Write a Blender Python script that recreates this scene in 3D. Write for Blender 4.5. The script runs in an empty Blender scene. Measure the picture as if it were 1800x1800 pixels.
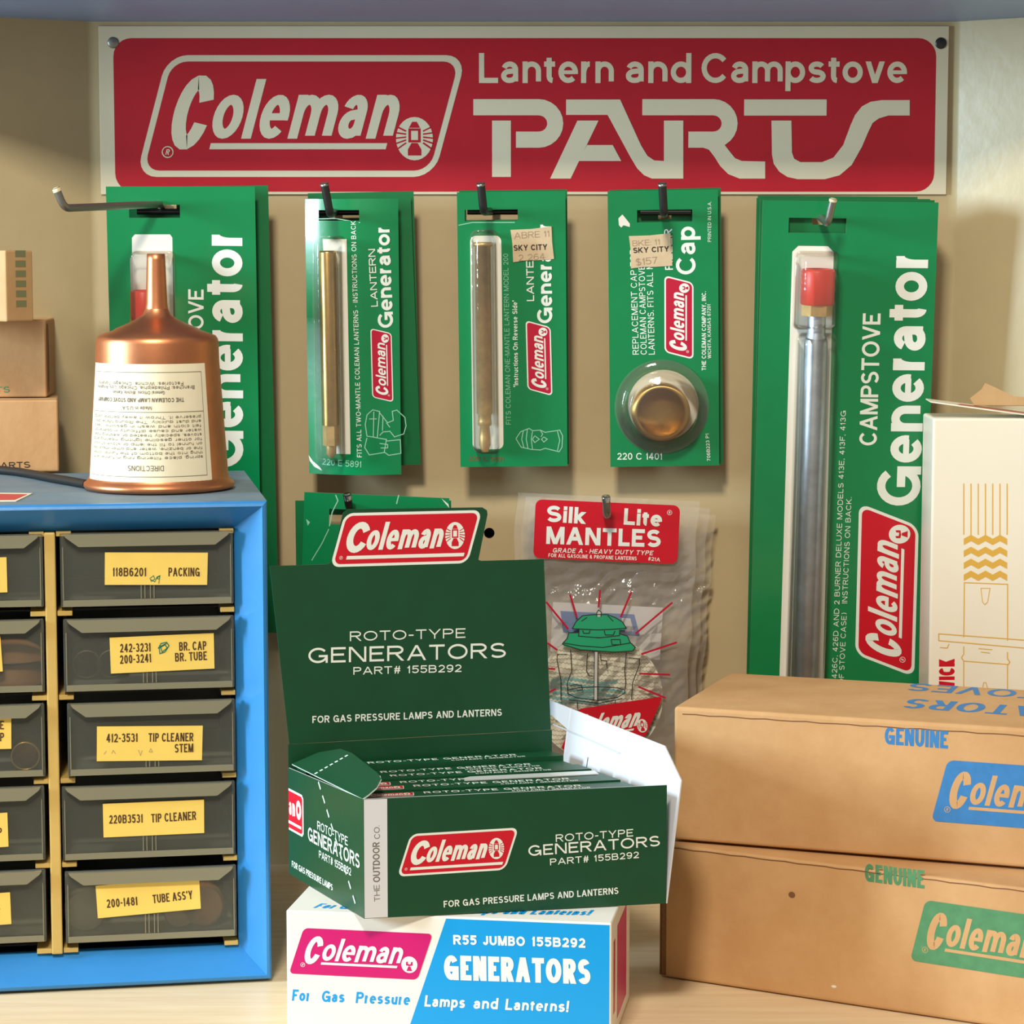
import bpy, bmesh, math, random
from mathutils import Vector as V

sc = bpy.context.scene
COL = sc.collection
rnd = random.Random(11)
PI = math.pi
rad = math.radians

# ------------------------------------------------------------------ camera, world, lights, exposure
FPX = 4400.0                       # focal length for an 1800 px wide frame
CAM_Y = -1.32                      # metres in front of the back panel
PITCH = math.atan(450 / FPX)
FWD = V((0, math.cos(PITCH), -math.sin(PITCH)))
UPV = V((0, math.sin(PITCH), math.cos(PITCH)))

def ray(px, py):
    return FWD + V((1, 0, 0)) * ((px - 900) / FPX) + UPV * (-(py - 900) / FPX)

_d = ray(478, 1727)
CAM_Z = -_d.z / _d.y * (-0.22 - CAM_Y)          # the shelf board is z = 0
CAM = V((0, CAM_Y, CAM_Z))

cd = bpy.data.cameras.new('camera')
cd.sensor_width = 36.0
cd.lens = 36.0 * FPX / 1800.0
cd.clip_start = 0.05
cd.clip_end = 50
cam = bpy.data.objects.new('camera', cd)
COL.objects.link(cam)
cam.location = CAM
cam.rotation_euler = (PI / 2 - PITCH, 0, 0)
sc.camera = cam

w = bpy.data.worlds.new('room_light')
sc.world = w
w.use_nodes = True
w.node_tree.nodes['Background'].inputs[0].default_value = (1.0, 0.9, 0.74, 1)
w.node_tree.nodes['Background'].inputs[1].default_value = 0.30

def area(name, loc, target, sx, sy, power, col):
    l = bpy.data.lights.new(name, 'AREA')
    l.shape = 'RECTANGLE'
    l.size, l.size_y = sx, sy
    l.energy = power
    l.color = col
    o = bpy.data.objects.new(name, l)
    COL.objects.link(o)
    o.location = loc
    o.rotation_euler = (V(target) - V(loc)).to_track_quat('-Z', 'Y').to_euler()
    return o

area('ceiling_lamp_light', (-0.20, -1.40, 1.30), (0.0, 0.0, 0.25), 0.22, 0.20, 20.0, (1.0, 0.92, 0.79))
area('window_light', (-1.25, -0.55, 0.46), (0.0, -0.12, 0.25), 0.26, 0.34, 23.0, (0.66, 0.86, 1.0))

sc.view_settings.view_transform = 'Standard'
sc.view_settings.look = 'None'
sc.view_settings.gamma = 1.0
sc.view_settings.exposure = 0.15
sc.view_settings.use_curve_mapping = False

# ------------------------------------------------------------------ helpers: pixels to places
def at_y(px, py, d):
    """point seen at that pixel on the upright plane d metres in front of the back panel"""
    r = ray(px, py)
    return CAM + r * ((-d - CAM.y) / r.y)

def at_z(px, py, z):
    r = ray(px, py)
    return CAM + r * ((z - CAM.z) / r.z)

class Fr:
    """a flat face: u along ex, v along ey, w out along n"""
    def __init__(s, o, ex, ey):
        s.o = V(o); s.ex = V(ex).normalized()
        ey = V(ey); ey = ey - s.ex * ey.dot(s.ex)
        s.ey = ey.normalized()
        s.n = s.ex.cross(s.ey)
    def p(s, u, v, w=0.0):
        return s.o + s.ex * u + s.ey * v + s.n * w
    def px(s, px, py, w=0.0):
        r = ray(px, py)
        o = s.o + s.n * w
        q = CAM + r * ((o - CAM).dot(s.n) / r.dot(s.n)) - s.o
        return (q.dot(s.ex), q.dot(s.ey))
    def off(s, u, v, w):
        return Fr(s.p(u, v, w), s.ex, s.ey)

Z = V((0, 0, 1))

# ------------------------------------------------------------------ materials
MATS = {}
def lin(c):
    return tuple(((x / 255) / 12.92 if x / 255 <= 0.04045 else ((x / 255 + 0.055) / 1.055) ** 2.4) for x in c) + (1,)

def mat(name, rgb, rough=0.5, metal=0.0, coat=0.0, var=0.0, vscale=40.0, bump=0.0, bscale=60.0, spec=0.5, stretch=None, rgb2=None, aniso=0.0):
    if name in MATS:
        return MATS[name]
    m = bpy.data.materials.new(name)
    m.use_nodes = True
    nt = m.node_tree
    b = nt.nodes['Principled BSDF']
    b.inputs['Base Color'].default_value = lin(rgb)
    b.inputs['Roughness'].default_value = rough
    b.inputs['Metallic'].default_value = metal
    b.inputs['Coat Weight'].default_value = coat
    b.inputs['Coat Roughness'].default_value = 0.12
    b.inputs['Specular IOR Level'].default_value = spec
    b.inputs['Anisotropic'].default_value = aniso
    if var or bump or rgb2:
        tc = nt.nodes.new('ShaderNodeTexCoord')
        mp = nt.nodes.new('ShaderNodeMapping')
        nt.links.new(tc.outputs['Object'], mp.inputs['Vector'])
        if stretch:
            mp.inputs['Scale'].default_value = stretch
    if var or rgb2:
        n = nt.nodes.new('ShaderNodeTexNoise')
        n.inputs['Scale'].default_value = vscale
        n.inputs['Detail'].default_value = 6
        n.inputs['Roughness'].default_value = 0.65
        nt.links.new(mp.outputs[0], n.inputs['Vector'])
        rp = nt.nodes.new('ShaderNodeValToRGB')
        rp.color_ramp.elements[0].position = 0.32
        rp.color_ramp.elements[1].position = 0.68
        c1 = lin(rgb)
        c2 = lin(rgb2) if rgb2 else tuple(min(1, x * (1 + var)) for x in c1[:3]) + (1,)
        if not rgb2:
            c1 = tuple(x * (1 - var) for x in c1[:3]) + (1,)
        rp.color_ramp.elements[0].color = c1
        rp.color_ramp.elements[1].color = c2
        nt.links.new(n.outputs['Fac'], rp.inputs['Fac'])
        nt.links.new(rp.outputs['Color'], b.inputs['Base Color'])
    if bump:
        n2 = nt.nodes.new('ShaderNodeTexNoise')
        n2.inputs['Scale'].default_value = bscale
        n2.inputs['Detail'].default_value = 4
        nt.links.new(mp.outputs[0], n2.inputs['Vector'])
        bp = nt.nodes.new('ShaderNodeBump')
        bp.inputs['Strength'].default_value = bump
        bp.inputs['Distance'].default_value = 0.002
        nt.links.new(n2.outputs['Fac'], bp.inputs['Height'])
        nt.links.new(bp.outputs[0], b.inputs['Normal'])
    MATS[name] = m
    return m

def clear(name, tint, body, base, fres, rough=0.1, bump=0.0, bscale=80.0):
    """see-through plastic: a clear layer, some cloudy body, a glossy skin"""
    m = bpy.data.materials.new(name)
    m.use_nodes = True
    nt = m.node_tree
    nt.nodes.remove(nt.nodes['Principled BSDF'])
    out = nt.nodes['Material Output']
    tr = nt.nodes.new('ShaderNodeBsdfTransparent'); tr.inputs[0].default_value = lin(tint)
    df = nt.nodes.new('ShaderNodeBsdfDiffuse'); df.inputs[0].default_value = lin(body)
    gl = nt.nodes.new('ShaderNodeBsdfGlossy'); gl.inputs['Roughness'].default_value = rough
    gl.inputs[0].default_value = (1, 1, 1, 1)
    m1 = nt.nodes.new('ShaderNodeMixShader'); m1.inputs[0].default_value = base
    nt.links.new(tr.outputs[0], m1.inputs[1]); nt.links.new(df.outputs[0], m1.inputs[2])
    m2 = nt.nodes.new('ShaderNodeMixShader')
    fr = nt.nodes.new('ShaderNodeFresnel'); fr.inputs['IOR'].default_value = fres
    nt.links.new(fr.outputs[0], m2.inputs[0])
    nt.links.new(m1.outputs[0], m2.inputs[1]); nt.links.new(gl.outputs[0], m2.inputs[2])
    nt.links.new(m2.outputs[0], out.inputs['Surface'])
    if bump:
        tc = nt.nodes.new('ShaderNodeTexCoord')
        n2 = nt.nodes.new('ShaderNodeTexNoise'); n2.inputs['Scale'].default_value = bscale
        n2.inputs['Detail'].default_value = 3
        nt.links.new(tc.outputs['Object'], n2.inputs['Vector'])
        bp = nt.nodes.new('ShaderNodeBump'); bp.inputs['Strength'].default_value = bump
        bp.inputs['Distance'].default_value = 0.004
        nt.links.new(n2.outputs['Fac'], bp.inputs['Height'])
        nt.links.new(bp.outputs[0], gl.inputs['Normal'])
    MATS[name] = m
    return m

panel_paint = mat('cream_panel_paint', (192, 172, 132), 0.38, var=0.07, vscale=9, bump=0.05, bscale=160)
wing_paint = mat('tan_wing_paint', (190, 174, 134), 0.28, var=0.06, vscale=12, bump=0.05, bscale=120)
sign_cream = mat('sign_cream_enamel', (222, 212, 182), 0.35, var=0.02, vscale=20)
sign_red = mat('sign_red_enamel', (186, 20, 40), 0.36, var=0.05, vscale=30)
shelf_blue = mat('blue_shelf_paint', (140, 172, 228), 0.45, var=0.04, vscale=15)
wood = mat('pale_wood', (234, 212, 176), 0.42, stretch=(1.2, 22, 22), vscale=9, rgb2=(220, 192, 150))
black = mat('hole_shade_black', (8, 8, 8), 0.7)
dark_steel = mat('dark_steel', (70, 72, 72), 0.42, metal=0.85)
zinc = mat('zinc_rod', (150, 150, 142), 0.38, metal=0.9)
chrome = mat('chrome_tip', (215, 215, 215), 0.15, metal=1.0)
gloss_black = mat('gloss_black_metal', (22, 22, 24), 0.25)
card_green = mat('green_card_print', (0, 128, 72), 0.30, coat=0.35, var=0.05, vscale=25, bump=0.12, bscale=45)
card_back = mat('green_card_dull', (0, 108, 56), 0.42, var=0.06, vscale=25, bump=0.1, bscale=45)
card_edge = mat('grey_board_edge', (150, 140, 110), 0.8)
ink_white = mat('white_ink', (236, 240, 232), 0.38)
ink_pale = mat('pale_green_ink', (150, 205, 175), 0.45)
ink_red = mat('red_ink', (205, 14, 38), 0.35)
ink_crimson = mat('crimson_ink', (190, 22, 56), 0.35)
paper_white = mat('white_backing_paper', (232, 228, 214), 0.55)
clear_blister = clear('clear_blister', (250, 250, 248), (225, 225, 215), 0.05, 1.40, 0.10, 0.15, 90)
brass = mat('brass', (196, 158, 92), 0.30, metal=1.0, var=0.12, vscale=120)
brass_dull = mat('aged_brass', (222, 184, 122), 0.48, metal=0.85, var=0.18, vscale=120)
brass_cap_m = mat('brushed_brass', (205, 165, 98), 0.42, metal=1.0, var=0.1, vscale=60, aniso=0.8)
steel_tube = mat('blued_steel_tube', (178, 186, 196), 0.42, metal=0.9, var=0.22, vscale=70)
red_plastic = mat('red_plastic_tip', (222, 58, 40), 0.4)
copper = mat('copper', (214, 140, 98), 0.40, metal=1.0, var=0.12, vscale=45, bump=0.05, bscale=70)
label_paper = mat('cream_label_paper', (238, 228, 198), 0.65, var=0.04, vscale=40)
ink_grey = mat('grey_label_ink', (108, 100, 86), 0.7)
ink_black = mat('black_ink', (30, 28, 28), 0.6)
sticker_paper = mat('price_sticker_paper', (208, 184, 148), 0.75, var=0.08, vscale=160)
sticker_faded = mat('faded_sticker_ink', (158, 132, 108), 0.8)
cab_blue = mat('blue_cabinet_enamel', (48, 130, 196), 0.33, var=0.05, vscale=35, bump=0.03, bscale=200)
cab_dust = mat('dusty_blue_enamel', (122, 136, 144), 0.6, rgb2=(98, 124, 142), vscale=60)
cab_inside = mat('cabinet_interior_shade', (46, 45, 42), 0.6)
grid_cream = mat('yellowed_plastic_grid', (205, 172, 96), 0.45, var=0.06, vscale=50)
drawer_plastic = clear('smoky_drawer_plastic', (246, 248, 246), (172, 174, 160), 0.10, 1.36, 0.22, 0.1, 60)
drawer_floor = clear('brightened_drawer_floor', (190, 190, 180), (200, 198, 176), 0.5, 1.3, 0.3)  # paler than the tray walls, brightness of the lit floor painted in
drawer_lip = clear('cloudy_drawer_lip', (176, 174, 156), (172, 166, 138), 0.55, 1.42, 0.25)
label_yellow = mat('yellow_drawer_label', (240, 205, 100), 0.55, var=0.03, vscale=90)
ink_brown = mat('brown_label_ink', (70, 46, 22), 0.6)
ink_scribble = mat('green_pen_scribble', (20, 110, 80), 0.6)
leather = mat('brown_leather', (150, 96, 54), 0.6, var=0.15, vscale=90)
kraft = mat('kraft_cardboard', (206, 162, 112), 0.75, rgb2=(192, 145, 94), vscale=26, bump=0.08, bscale=220)
kraft_pale = mat('pale_kraft_cardboard', (196, 160, 112), 0.75, rgb2=(182, 144, 96), vscale=30, bump=0.08, bscale=220)
kraft_dark = mat('kraft_fold_and_shade', (120, 78, 48), 0.85)  # for fold lines and for shade painted on box ends
ink_kblue = mat('blue_stamp_ink', (52, 122, 182), 0.65, var=0.08, vscale=200)
ink_kgreen = mat('green_stamp_ink', (78, 136, 92), 0.65, var=0.12, vscale=200)
box_green = mat('dark_green_carton', (10, 70, 40), 0.38, var=0.06, vscale=60, bump=0.04, bscale=200)
box_white = mat('white_carton_board', (220, 221, 226), 0.5)
fold_white = mat('worn_white_fold', (210, 226, 212), 0.7)
carton_white = mat('white_coated_carton', (238, 234, 224), 0.36, var=0.015, vscale=30)
ink_magenta = mat('magenta_ink', (200, 14, 108), 0.36)
ink_cyan = mat('cyan_ink', (0, 152, 222), 0.36)
ink_gold = mat('gold_ink', (226, 178, 76), 0.45)
ivory = mat('ivory_carton', (244, 236, 216), 0.45, var=0.015, vscale=20)
bag_film = clear('clear_bag_film', (254, 254, 254), (252, 250, 248), 0.12, 1.42, 0.14, 0.6, 90)
knit = mat('knitted_cream_mesh', (245, 238, 216), 0.85, var=0.12, vscale=300, bump=0.3, bscale=500)
knit_teal = mat('teal_knit_band', (84, 176, 176), 0.85, var=0.1, vscale=300)
leaflet_m = mat('grey_white_leaflet', (214, 210, 208), 0.6)
leaflet_blue = mat('leaflet_blue_ink', (92, 120, 176), 0.6)
lantern_green = mat('lantern_green_ink', (40, 168, 120), 0.4)
lantern_grey = mat('lantern_grey_ink', (205, 205, 198), 0.4)
lantern_glass = mat('lantern_glass_ink', (190, 205, 196), 0.4)
rubber = mat('black_rubber_cord', (20, 20, 20), 0.5)
silver = mat('silvery_paper', (225, 228, 225), 0.3, metal=0.3)

# ------------------------------------------------------------------ mesh builder
class MB:
    def __init__(s):
        s.v = []; s.f = []; s.m = []; s.s = []; s.mats = []
    def mi(s, m):
        if m not in s.mats: s.mats.append(m)
        return s.mats.index(m)
    def add(s, verts, faces, m, smooth=False):
        k = len(s.v); i = s.mi(m)
        s.v.extend(V(x) for x in verts)
        for f in faces:
            s.f.append([k + j for j in f]); s.m.append(i); s.s.append(smooth)
    def box(s, fr, u0, u1, v0, v1, w0, w1, m, bev=0.0, seg=2):
        bm = bmesh.new()
        bmesh.ops.create_cube(bm, size=1)
        for q in bm.verts:
            q.co = V((u0 + (q.co.x + .5) * (u1 - u0), v0 + (q.co.y + .5) * (v1 - v0), w0 + (q.co.z + .5) * (w1 - w0)))
        if bev:
            bmesh.ops.bevel(bm, geom=bm.edges[:], offset=bev, segments=seg, profile=0.5, affect='EDGES')
        bm.verts.index_update()
        s.add([fr.p(*q.co) for q in bm.verts], [[q.index for q in f.verts] for f in bm.faces], m)
        bm.free()
        return s
    def prism(s, fr, pts, w0, w1, m, side=None, back=None):
        n = len(pts)
        a = [fr.p(x, y, w1) for x, y in pts]; b = [fr.p(x, y, w0) for x, y in pts]
        s.add(a, [list(range(n))], m)
        s.add(b, [list(range(n))[::-1]], back or m)
        s.add(a + b, [[i, n + i, n + (i + 1) % n, (i + 1) % n] for i in range(n)], side or m)
        return s
    def lathe(s, o, axis, prof, m, n=40, smooth=True, ref=V((1, 0, 0))):
        ax = V(axis).normalized()
        e1 = (V(ref) - ax * ax.dot(V(ref))).normalized(); e2 = ax.cross(e1)
        vs = []; fs = []
        for r, h in prof:
            for i in range(n):
                t = 2 * PI * i / n
                vs.append(V(o) + ax * h + (e1 * math.cos(t) + e2 * math.sin(t)) * r)
        for k in range(len(prof) - 1):
            for i in range(n):
                fs.append([k * n + i, k * n + (i + 1) % n, (k + 1) * n + (i + 1) % n, (k + 1) * n + i])
        s.add(vs, fs, m, smooth)
        if prof[0][0] > 0: s.add(vs[:n], [list(range(n))[::-1]], m)
        if prof[-1][0] > 0: s.add(vs[-n:], [list(range(n))], m)
        return s
    def tube(s, pts, r, m, n=12, cap=True):
        pts = [V(p) for p in pts]
        vs = []; fs = []
        e = None
        for i, p in enumerate(pts):
            t = (pts[min(i + 1, len(pts) - 1)] - pts[max(i - 1, 0)]).normalized()
            if e is None:
                e = t.cross(Z if abs(t.z) < .9 else V((1, 0, 0))).normalized()
            e = (e - t * e.dot(t)).normalized(); g = t.cross(e)
            rr = r[i] if isinstance(r, (list, tuple)) else r
            for k in range(n):
                a = 2 * PI * k / n
                vs.append(p + (e * math.cos(a) + g * math.sin(a)) * rr)
        for i in range(len(pts) - 1):
            for k in range(n):
                fs.append([i * n + k, i * n + (k + 1) % n, (i + 1) * n + (k + 1) % n, (i + 1) * n + k])
        s.add(vs, fs, m, True)
        if cap:
            s.add(vs[:n], [list(range(n))[::-1]], m); s.add(vs[-n:], [list(range(n))], m)
        return s
    def build(s, name, parent=None, base=None):
        me = bpy.data.meshes.new(name)
        o = bpy.data.objects.new(name, me)
        COL.objects.link(o)
        if parent is not None:
            org = WORLD[parent.name]; o.parent = parent; o.location = (0, 0, 0)
            WORLD[o.name] = org
        else:
            if base is None:
                base = V((sum(p.x for p in s.v) / len(s.v), sum(p.y for p in s.v) / len(s.v), min(p.z for p in s.v)))
            org = V(base); o.location = org
            WORLD[o.name] = org
        me.from_pydata([tuple(p - org) for p in s.v], [], s.f)
        for m in s.mats: me.materials.append(m)
        me.polygons.foreach_set('material_index', s.m)
        me.polygons.foreach_set('use_smooth', s.s)
        me.update()
        return o

WORLD = {}

def tag(o, label=None, cat=None, group=None, kind=None):
    if label: o['label'] = label
    if cat: o['category'] = cat
    if group: o['group'] = group
    if kind: o['kind'] = kind
    return o

def thing(name, loc, label, cat, group=None):
    o = bpy.data.objects.new(name, None)
    COL.objects.link(o)
    o.empty_display_size = 0.01
    o.location = V(loc)
    WORLD[o.name] = V(loc)
    return tag(o, label, cat, group)

# ------------------------------------------------------------------ lettering: monoline letters drawn as strokes
def A(cx, cy, rx, ry, a0, a1):
    n = max(3, int(abs(a1 - a0) / 15))
    return [(cx + rx * math.cos(rad(a0 + (a1 - a0) * i / n)), cy + ry * math.sin(rad(a0 + (a1 - a0) * i / n))) for i in range(n + 1)]

def Ls(*p): return ('L', list(p))
def Bs(*p):
    o = []
    for q in p:
        if isinstance(q, list): o += q
        else: o.append(q)
    return ('B', o)
def Ds(a, b, c, d): return ('D', [(a, b), (c, d)])
def El(cx=.5, cy=.5, rx=.5, ry=.5): return ('O', A(cx, cy, rx, ry, 0, 360)[:-1])

G = {
 'A': (.95, [Ds(0, 0, .5, 1), Ds(1, 0, .5, 1), Bs((.18, .3), (.82, .3))]),
 'B': (.8, [Ls((0, 0), (0, 1)), Bs((0, 1), (.6, 1), A(.6, .77, .32, .23, 90, -90), (0, .54)), Bs((0, .54), (.64, .54), A(.64, .27, .36, .27, 90, -90), (0, 0))]),
 'C': (.9, [Bs(A(.52, .5, .52, .5, 38, 322))]),
 'D': (.86, [Ls((0, 0), (0, 1)), Bs((0, 1), (.45, 1), A(.45, .5, .55, .5, 90, -90), (0, 0))]),
 'E': (.72, [Ls((1, 1), (0, 1), (0, 0), (1, 0)), Bs((0, .52), (.95, .52))]),
 'F': (.68, [Ls((1, 1), (0, 1), (0, 0)), Bs((0, .5), (.92, .5))]),
 'G': (.95, [Bs(A(.5, .5, .5, .5, 38, 345)), Ls((1, 0), (1, .44), (.6, .44))]),
 'H': (.85, [Ls((0, 0), (0, 1)), Ls((1, 0), (1, 1)), Bs((0, .52), (1, .52))]),
 'I': (0, [Ls((.5, 0), (.5, 1))]),
 'J': (.62, [Bs((1, 1.08), (1, .32), A(.5, .32, .5, .32, 0, -170))]),
 'K': (.86, [Ls((0, 0), (0, 1)), Ds(0, .33, .95, 1), Ds(.3, .55, 1, 0)]),
 'L': (.64, [Ls((0, 1), (0, 0), (1, 0))]),
 'M': (1.02, [Ls((0, 0), (0, 1)), Ls((1, 0), (1, 1)), Ds(.03, 1, .5, 0), Ds(.97, 1, .5, 0)]),
 'N': (.86, [Ls((0, 0), (0, 1)), Ls((1, 0), (1, 1)), Ds(.04, 1, .96, 0)]),
 'O': (1.0, [El()]),
 'P': (.78, [Ls((0, 0), (0, 1)), Bs((0, 1), (.6, 1), A(.6, .74, .4, .26, 90, -90), (0, .48))]),
 'Q': (1.0, [El(), Ds(.6, .3, 1, 0)]),
 'R': (.83, [Ls((0, 0), (0, 1)), Bs((0, 1), (.6, 1), A(.6, .75, .37, .25, 90, -90), (0, .5)), Ds(.5, .5, 1, 0)]),
 'S': (.8, [Bs(A(.5, .755, .46, .245, 28, 270), A(.5, .255, .5, .255, 90, -152))]),
 'T': (.78, [Ls((0, 1), (1, 1)), Ls((.5, 0), (.5, 1))]),
 'U': (.85, [Bs((0, 1.09), (0, .4), A(.5, .4, .5, .4, 180, 360), (1, 1.09))]),
 'V': (.9, [Ds(0, 1, .5, 0), Ds(1, 1, .5, 0)]),
 'W': (1.3, [Ds(0, 1, .25, 0), Ds(.5, 1, .25, 0), Ds(.5, 1, .75, 0), Ds(1, 1, .75, 0)]),
 'X': (.88, [Ds(0, 0, 1, 1), Ds(0, 1, 1, 0)]),
 'Y': (.88, [Ds(0, 1, .5, .4), Ds(1, 1, .5, .4), Ls((.5, 0), (.5, .45))]),
 'Z': (.78, [Ls((0, 1), (1, 1)), Ls((0, 0), (1, 0)), Ds(0, 0, 1, 1)]),
 '0': (.68, [El()]),
 '1': (.34, [Ls((.8, 0), (.8, 1)), Bs((.8, .95), (0, .72))]),
 '2': (.66, [Bs(A(.5, .7, .48, .3, 165, -38), (0, 0)), Ls((0, 0), (1, 0))]),
 '3': (.67, [Bs(A(.46, .76, .45, .24, 155, -90)), Bs(A(.46, .26, .54, .26, 90, -155))]),
 '4': (.7, [Ds(0, .27, .72, 1), Ls((0, .27), (1, .27)), Ls((.72, 0), (.72, 1))]),
 '5': (.67, [Ls((.95, 1), (.1, 1)), Bs((.1, 1), (.04, .5)), Bs(A(.46, .32, .54, .32, 145, -155))]),
 '6': (.68, [El(.5, .3, .5, .3), Bs(A(.55, .5, .55, .5, 48, 180), (0, .3))]),
 '7': (.66, [Ls((0, 1), (1, 1)), Ds(.25, 0, 1, 1)]),
 '8': (.68, [El(.5, .77, .42, .23), El(.5, .27, .5, .27)]),
 '9': (.68, [El(.5, .7, .5, .3), Bs(A(.45, .5, .55, .5, 228, 360), (1, .7))]),
 '"': (.25, [Ls((0, .8), (0, 1)), Ls((1, .8), (1, 1))]),
 '-': (.36, [Ls((0, .42), (1, .42))]),
 '.': (0, [Ls((.5, 0), (.5, .02))]),
 ',': (0, [Ls((.5, -.1), (.5, .02))]),
 "'": (0, [Ls((.5, .85), (.5, 1))]),
 '!': (0, [Ls((.5, .32), (.5, 1)), Ls((.5, 0), (.5, .02))]),
 ':': (0, [Ls((.5, 0), (.5, .02)), Ls((.5, .55), (.5, .57))]),
 '*': (.1, [Ls((.5, .42), (.5, .44))]),
 '#': (.7, [Bs((0, .35), (1, .35)), Bs((0, .68), (1, .68)), Ds(.15, 0, .38, 1), Ds(.62, 0, .85, 1)]),
 '$': (.66, [Bs(A(.5, .755, .46, .245, 28, 270), A(.5, .255, .5, .255, 90, -152)), Ls((.5, -.05), (.5, 1.05))]),
 '&': (.85, [El(.4, .78, .28, .22), El(.4, .27, .4, .27), Ds(.3, .7, 1, 0)]),
 '(': (.36, [Bs(A(1, .5, 1, .6, 115, 245))]),
 ')': (.36, [Bs(A(0, .5, 1, .6, 65, -65))]),
 ' ': (.3, []),
}
GL = {
 'a': (.62, [Bs(A(.46, .66, .44, .34, 162, 0), (.9, -.12)), Bs((.9, .6), (.42, .55), A(.42, .275, .42, .275, 90, 270), A(.46, .3, .44, .3, 290, 355))]),
 'b': (.66, [Ls((0, 0), (0, 2)), El()]),
 'c': (.62, [Bs(A(.52, .5, .52, .5, 42, 318))]),
 'd': (.66, [Ls((1, 0), (1, 2)), El()]),
 'e': (.66, [Bs(A(.5, .5, .5, .5, -12, 316)), ('b', [(.02, .5), (.99, .5)])]),
 'f': (.4, [Bs((.4, -.12), (.4, 1.5), A(.95, 1.5, .55, .5, 180, 95)), Ls((0, 1), (.95, 1))]),
 'g': (.66, [El(), Bs((1, 1.12), (1, -.4), A(.5, -.4, .5, .6, 0, -155))]),
 'h': (.62, [Ls((0, 0), (0, 2)), Bs((0, .5), A(.5, .58, .5, .42, 180, 0), (1, -.12))]),
 'i': (0, [Ls((.5, 0), (.5, 1)), Ls((.5, 1.96), (.5, 2))]),
 'j': (.2, [Bs((1, 1.1), (1, -.5), A(.3, -.5, .7, .5, 0, -90)), Ls((1, 1.96), (1, 2))]),
 'k': (.62, [Ls((0, 0), (0, 2)), Ds(0, .28, .95, 1), Ds(.3, .55, 1, 0)]),
 'l': (0, [Ls((.5, 0), (.5, 2))]),
 'm': (1.02, [Ls((0, 0), (0, 1)), Bs((0, .5), A(.25, .6, .25, .4, 180, 0), (.5, -.12)), Bs((.5, .5), A(.75, .6, .25, .4, 180, 0), (1, -.12))]),
 'n': (.62, [Ls((0, 0), (0, 1)), Bs((0, .5), A(.5, .58, .5, .42, 180, 0), (1, -.12))]),
 'o': (.68, [El()]),
 'p': (.66, [Ls((0, -1), (0, 1)), El()]),
 'q': (.66, [Ls((1, -1), (1, 1)), El()]),
 'r': (.38, [Ls((0, 0), (0, 1)), Bs((0, .36), A(.85, .38, .85, .62, 178, 92), (1.0, 1.0))]),
 's': (.6, [Bs(A(.5, .755, .45, .245, 25, 270), A(.5, .255, .5, .255, 90, -155))]),
 't': (.38, [Bs((.4, 1.75), (.4, .28), A(.95, .28, .55, .28, 180, 272)), Ls((0, 1), (.95, 1))]),
 'u': (.62, [Ls((1, 0), (1, 1)), Bs((0, 1.12), (0, .42), A(.5, .42, .5, .42, 180, 360), (1, .5))]),
 'v': (.64, [Ds(0, 1, .5, 0), Ds(1, 1, .5, 0)]),
 'w': (.95, [Ds(0, 1, .25, 0), Ds(.5, 1, .25, 0), Ds(.5, 1, .75, 0), Ds(1, 1, .75, 0)]),
 'x': (.64, [Ds(0, 0, 1, 1), Ds(0, 1, 1, 0)]),
 'y': (.64, [Ds(0, 1, .5, 0), Ds(1, 1, .2, -1)]),
 'z': (.58, [Ls((0, 1), (1, 1)), Ls((0, 0), (1, 0)), Ds(0, 0, 1, 1)]),
}

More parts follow.
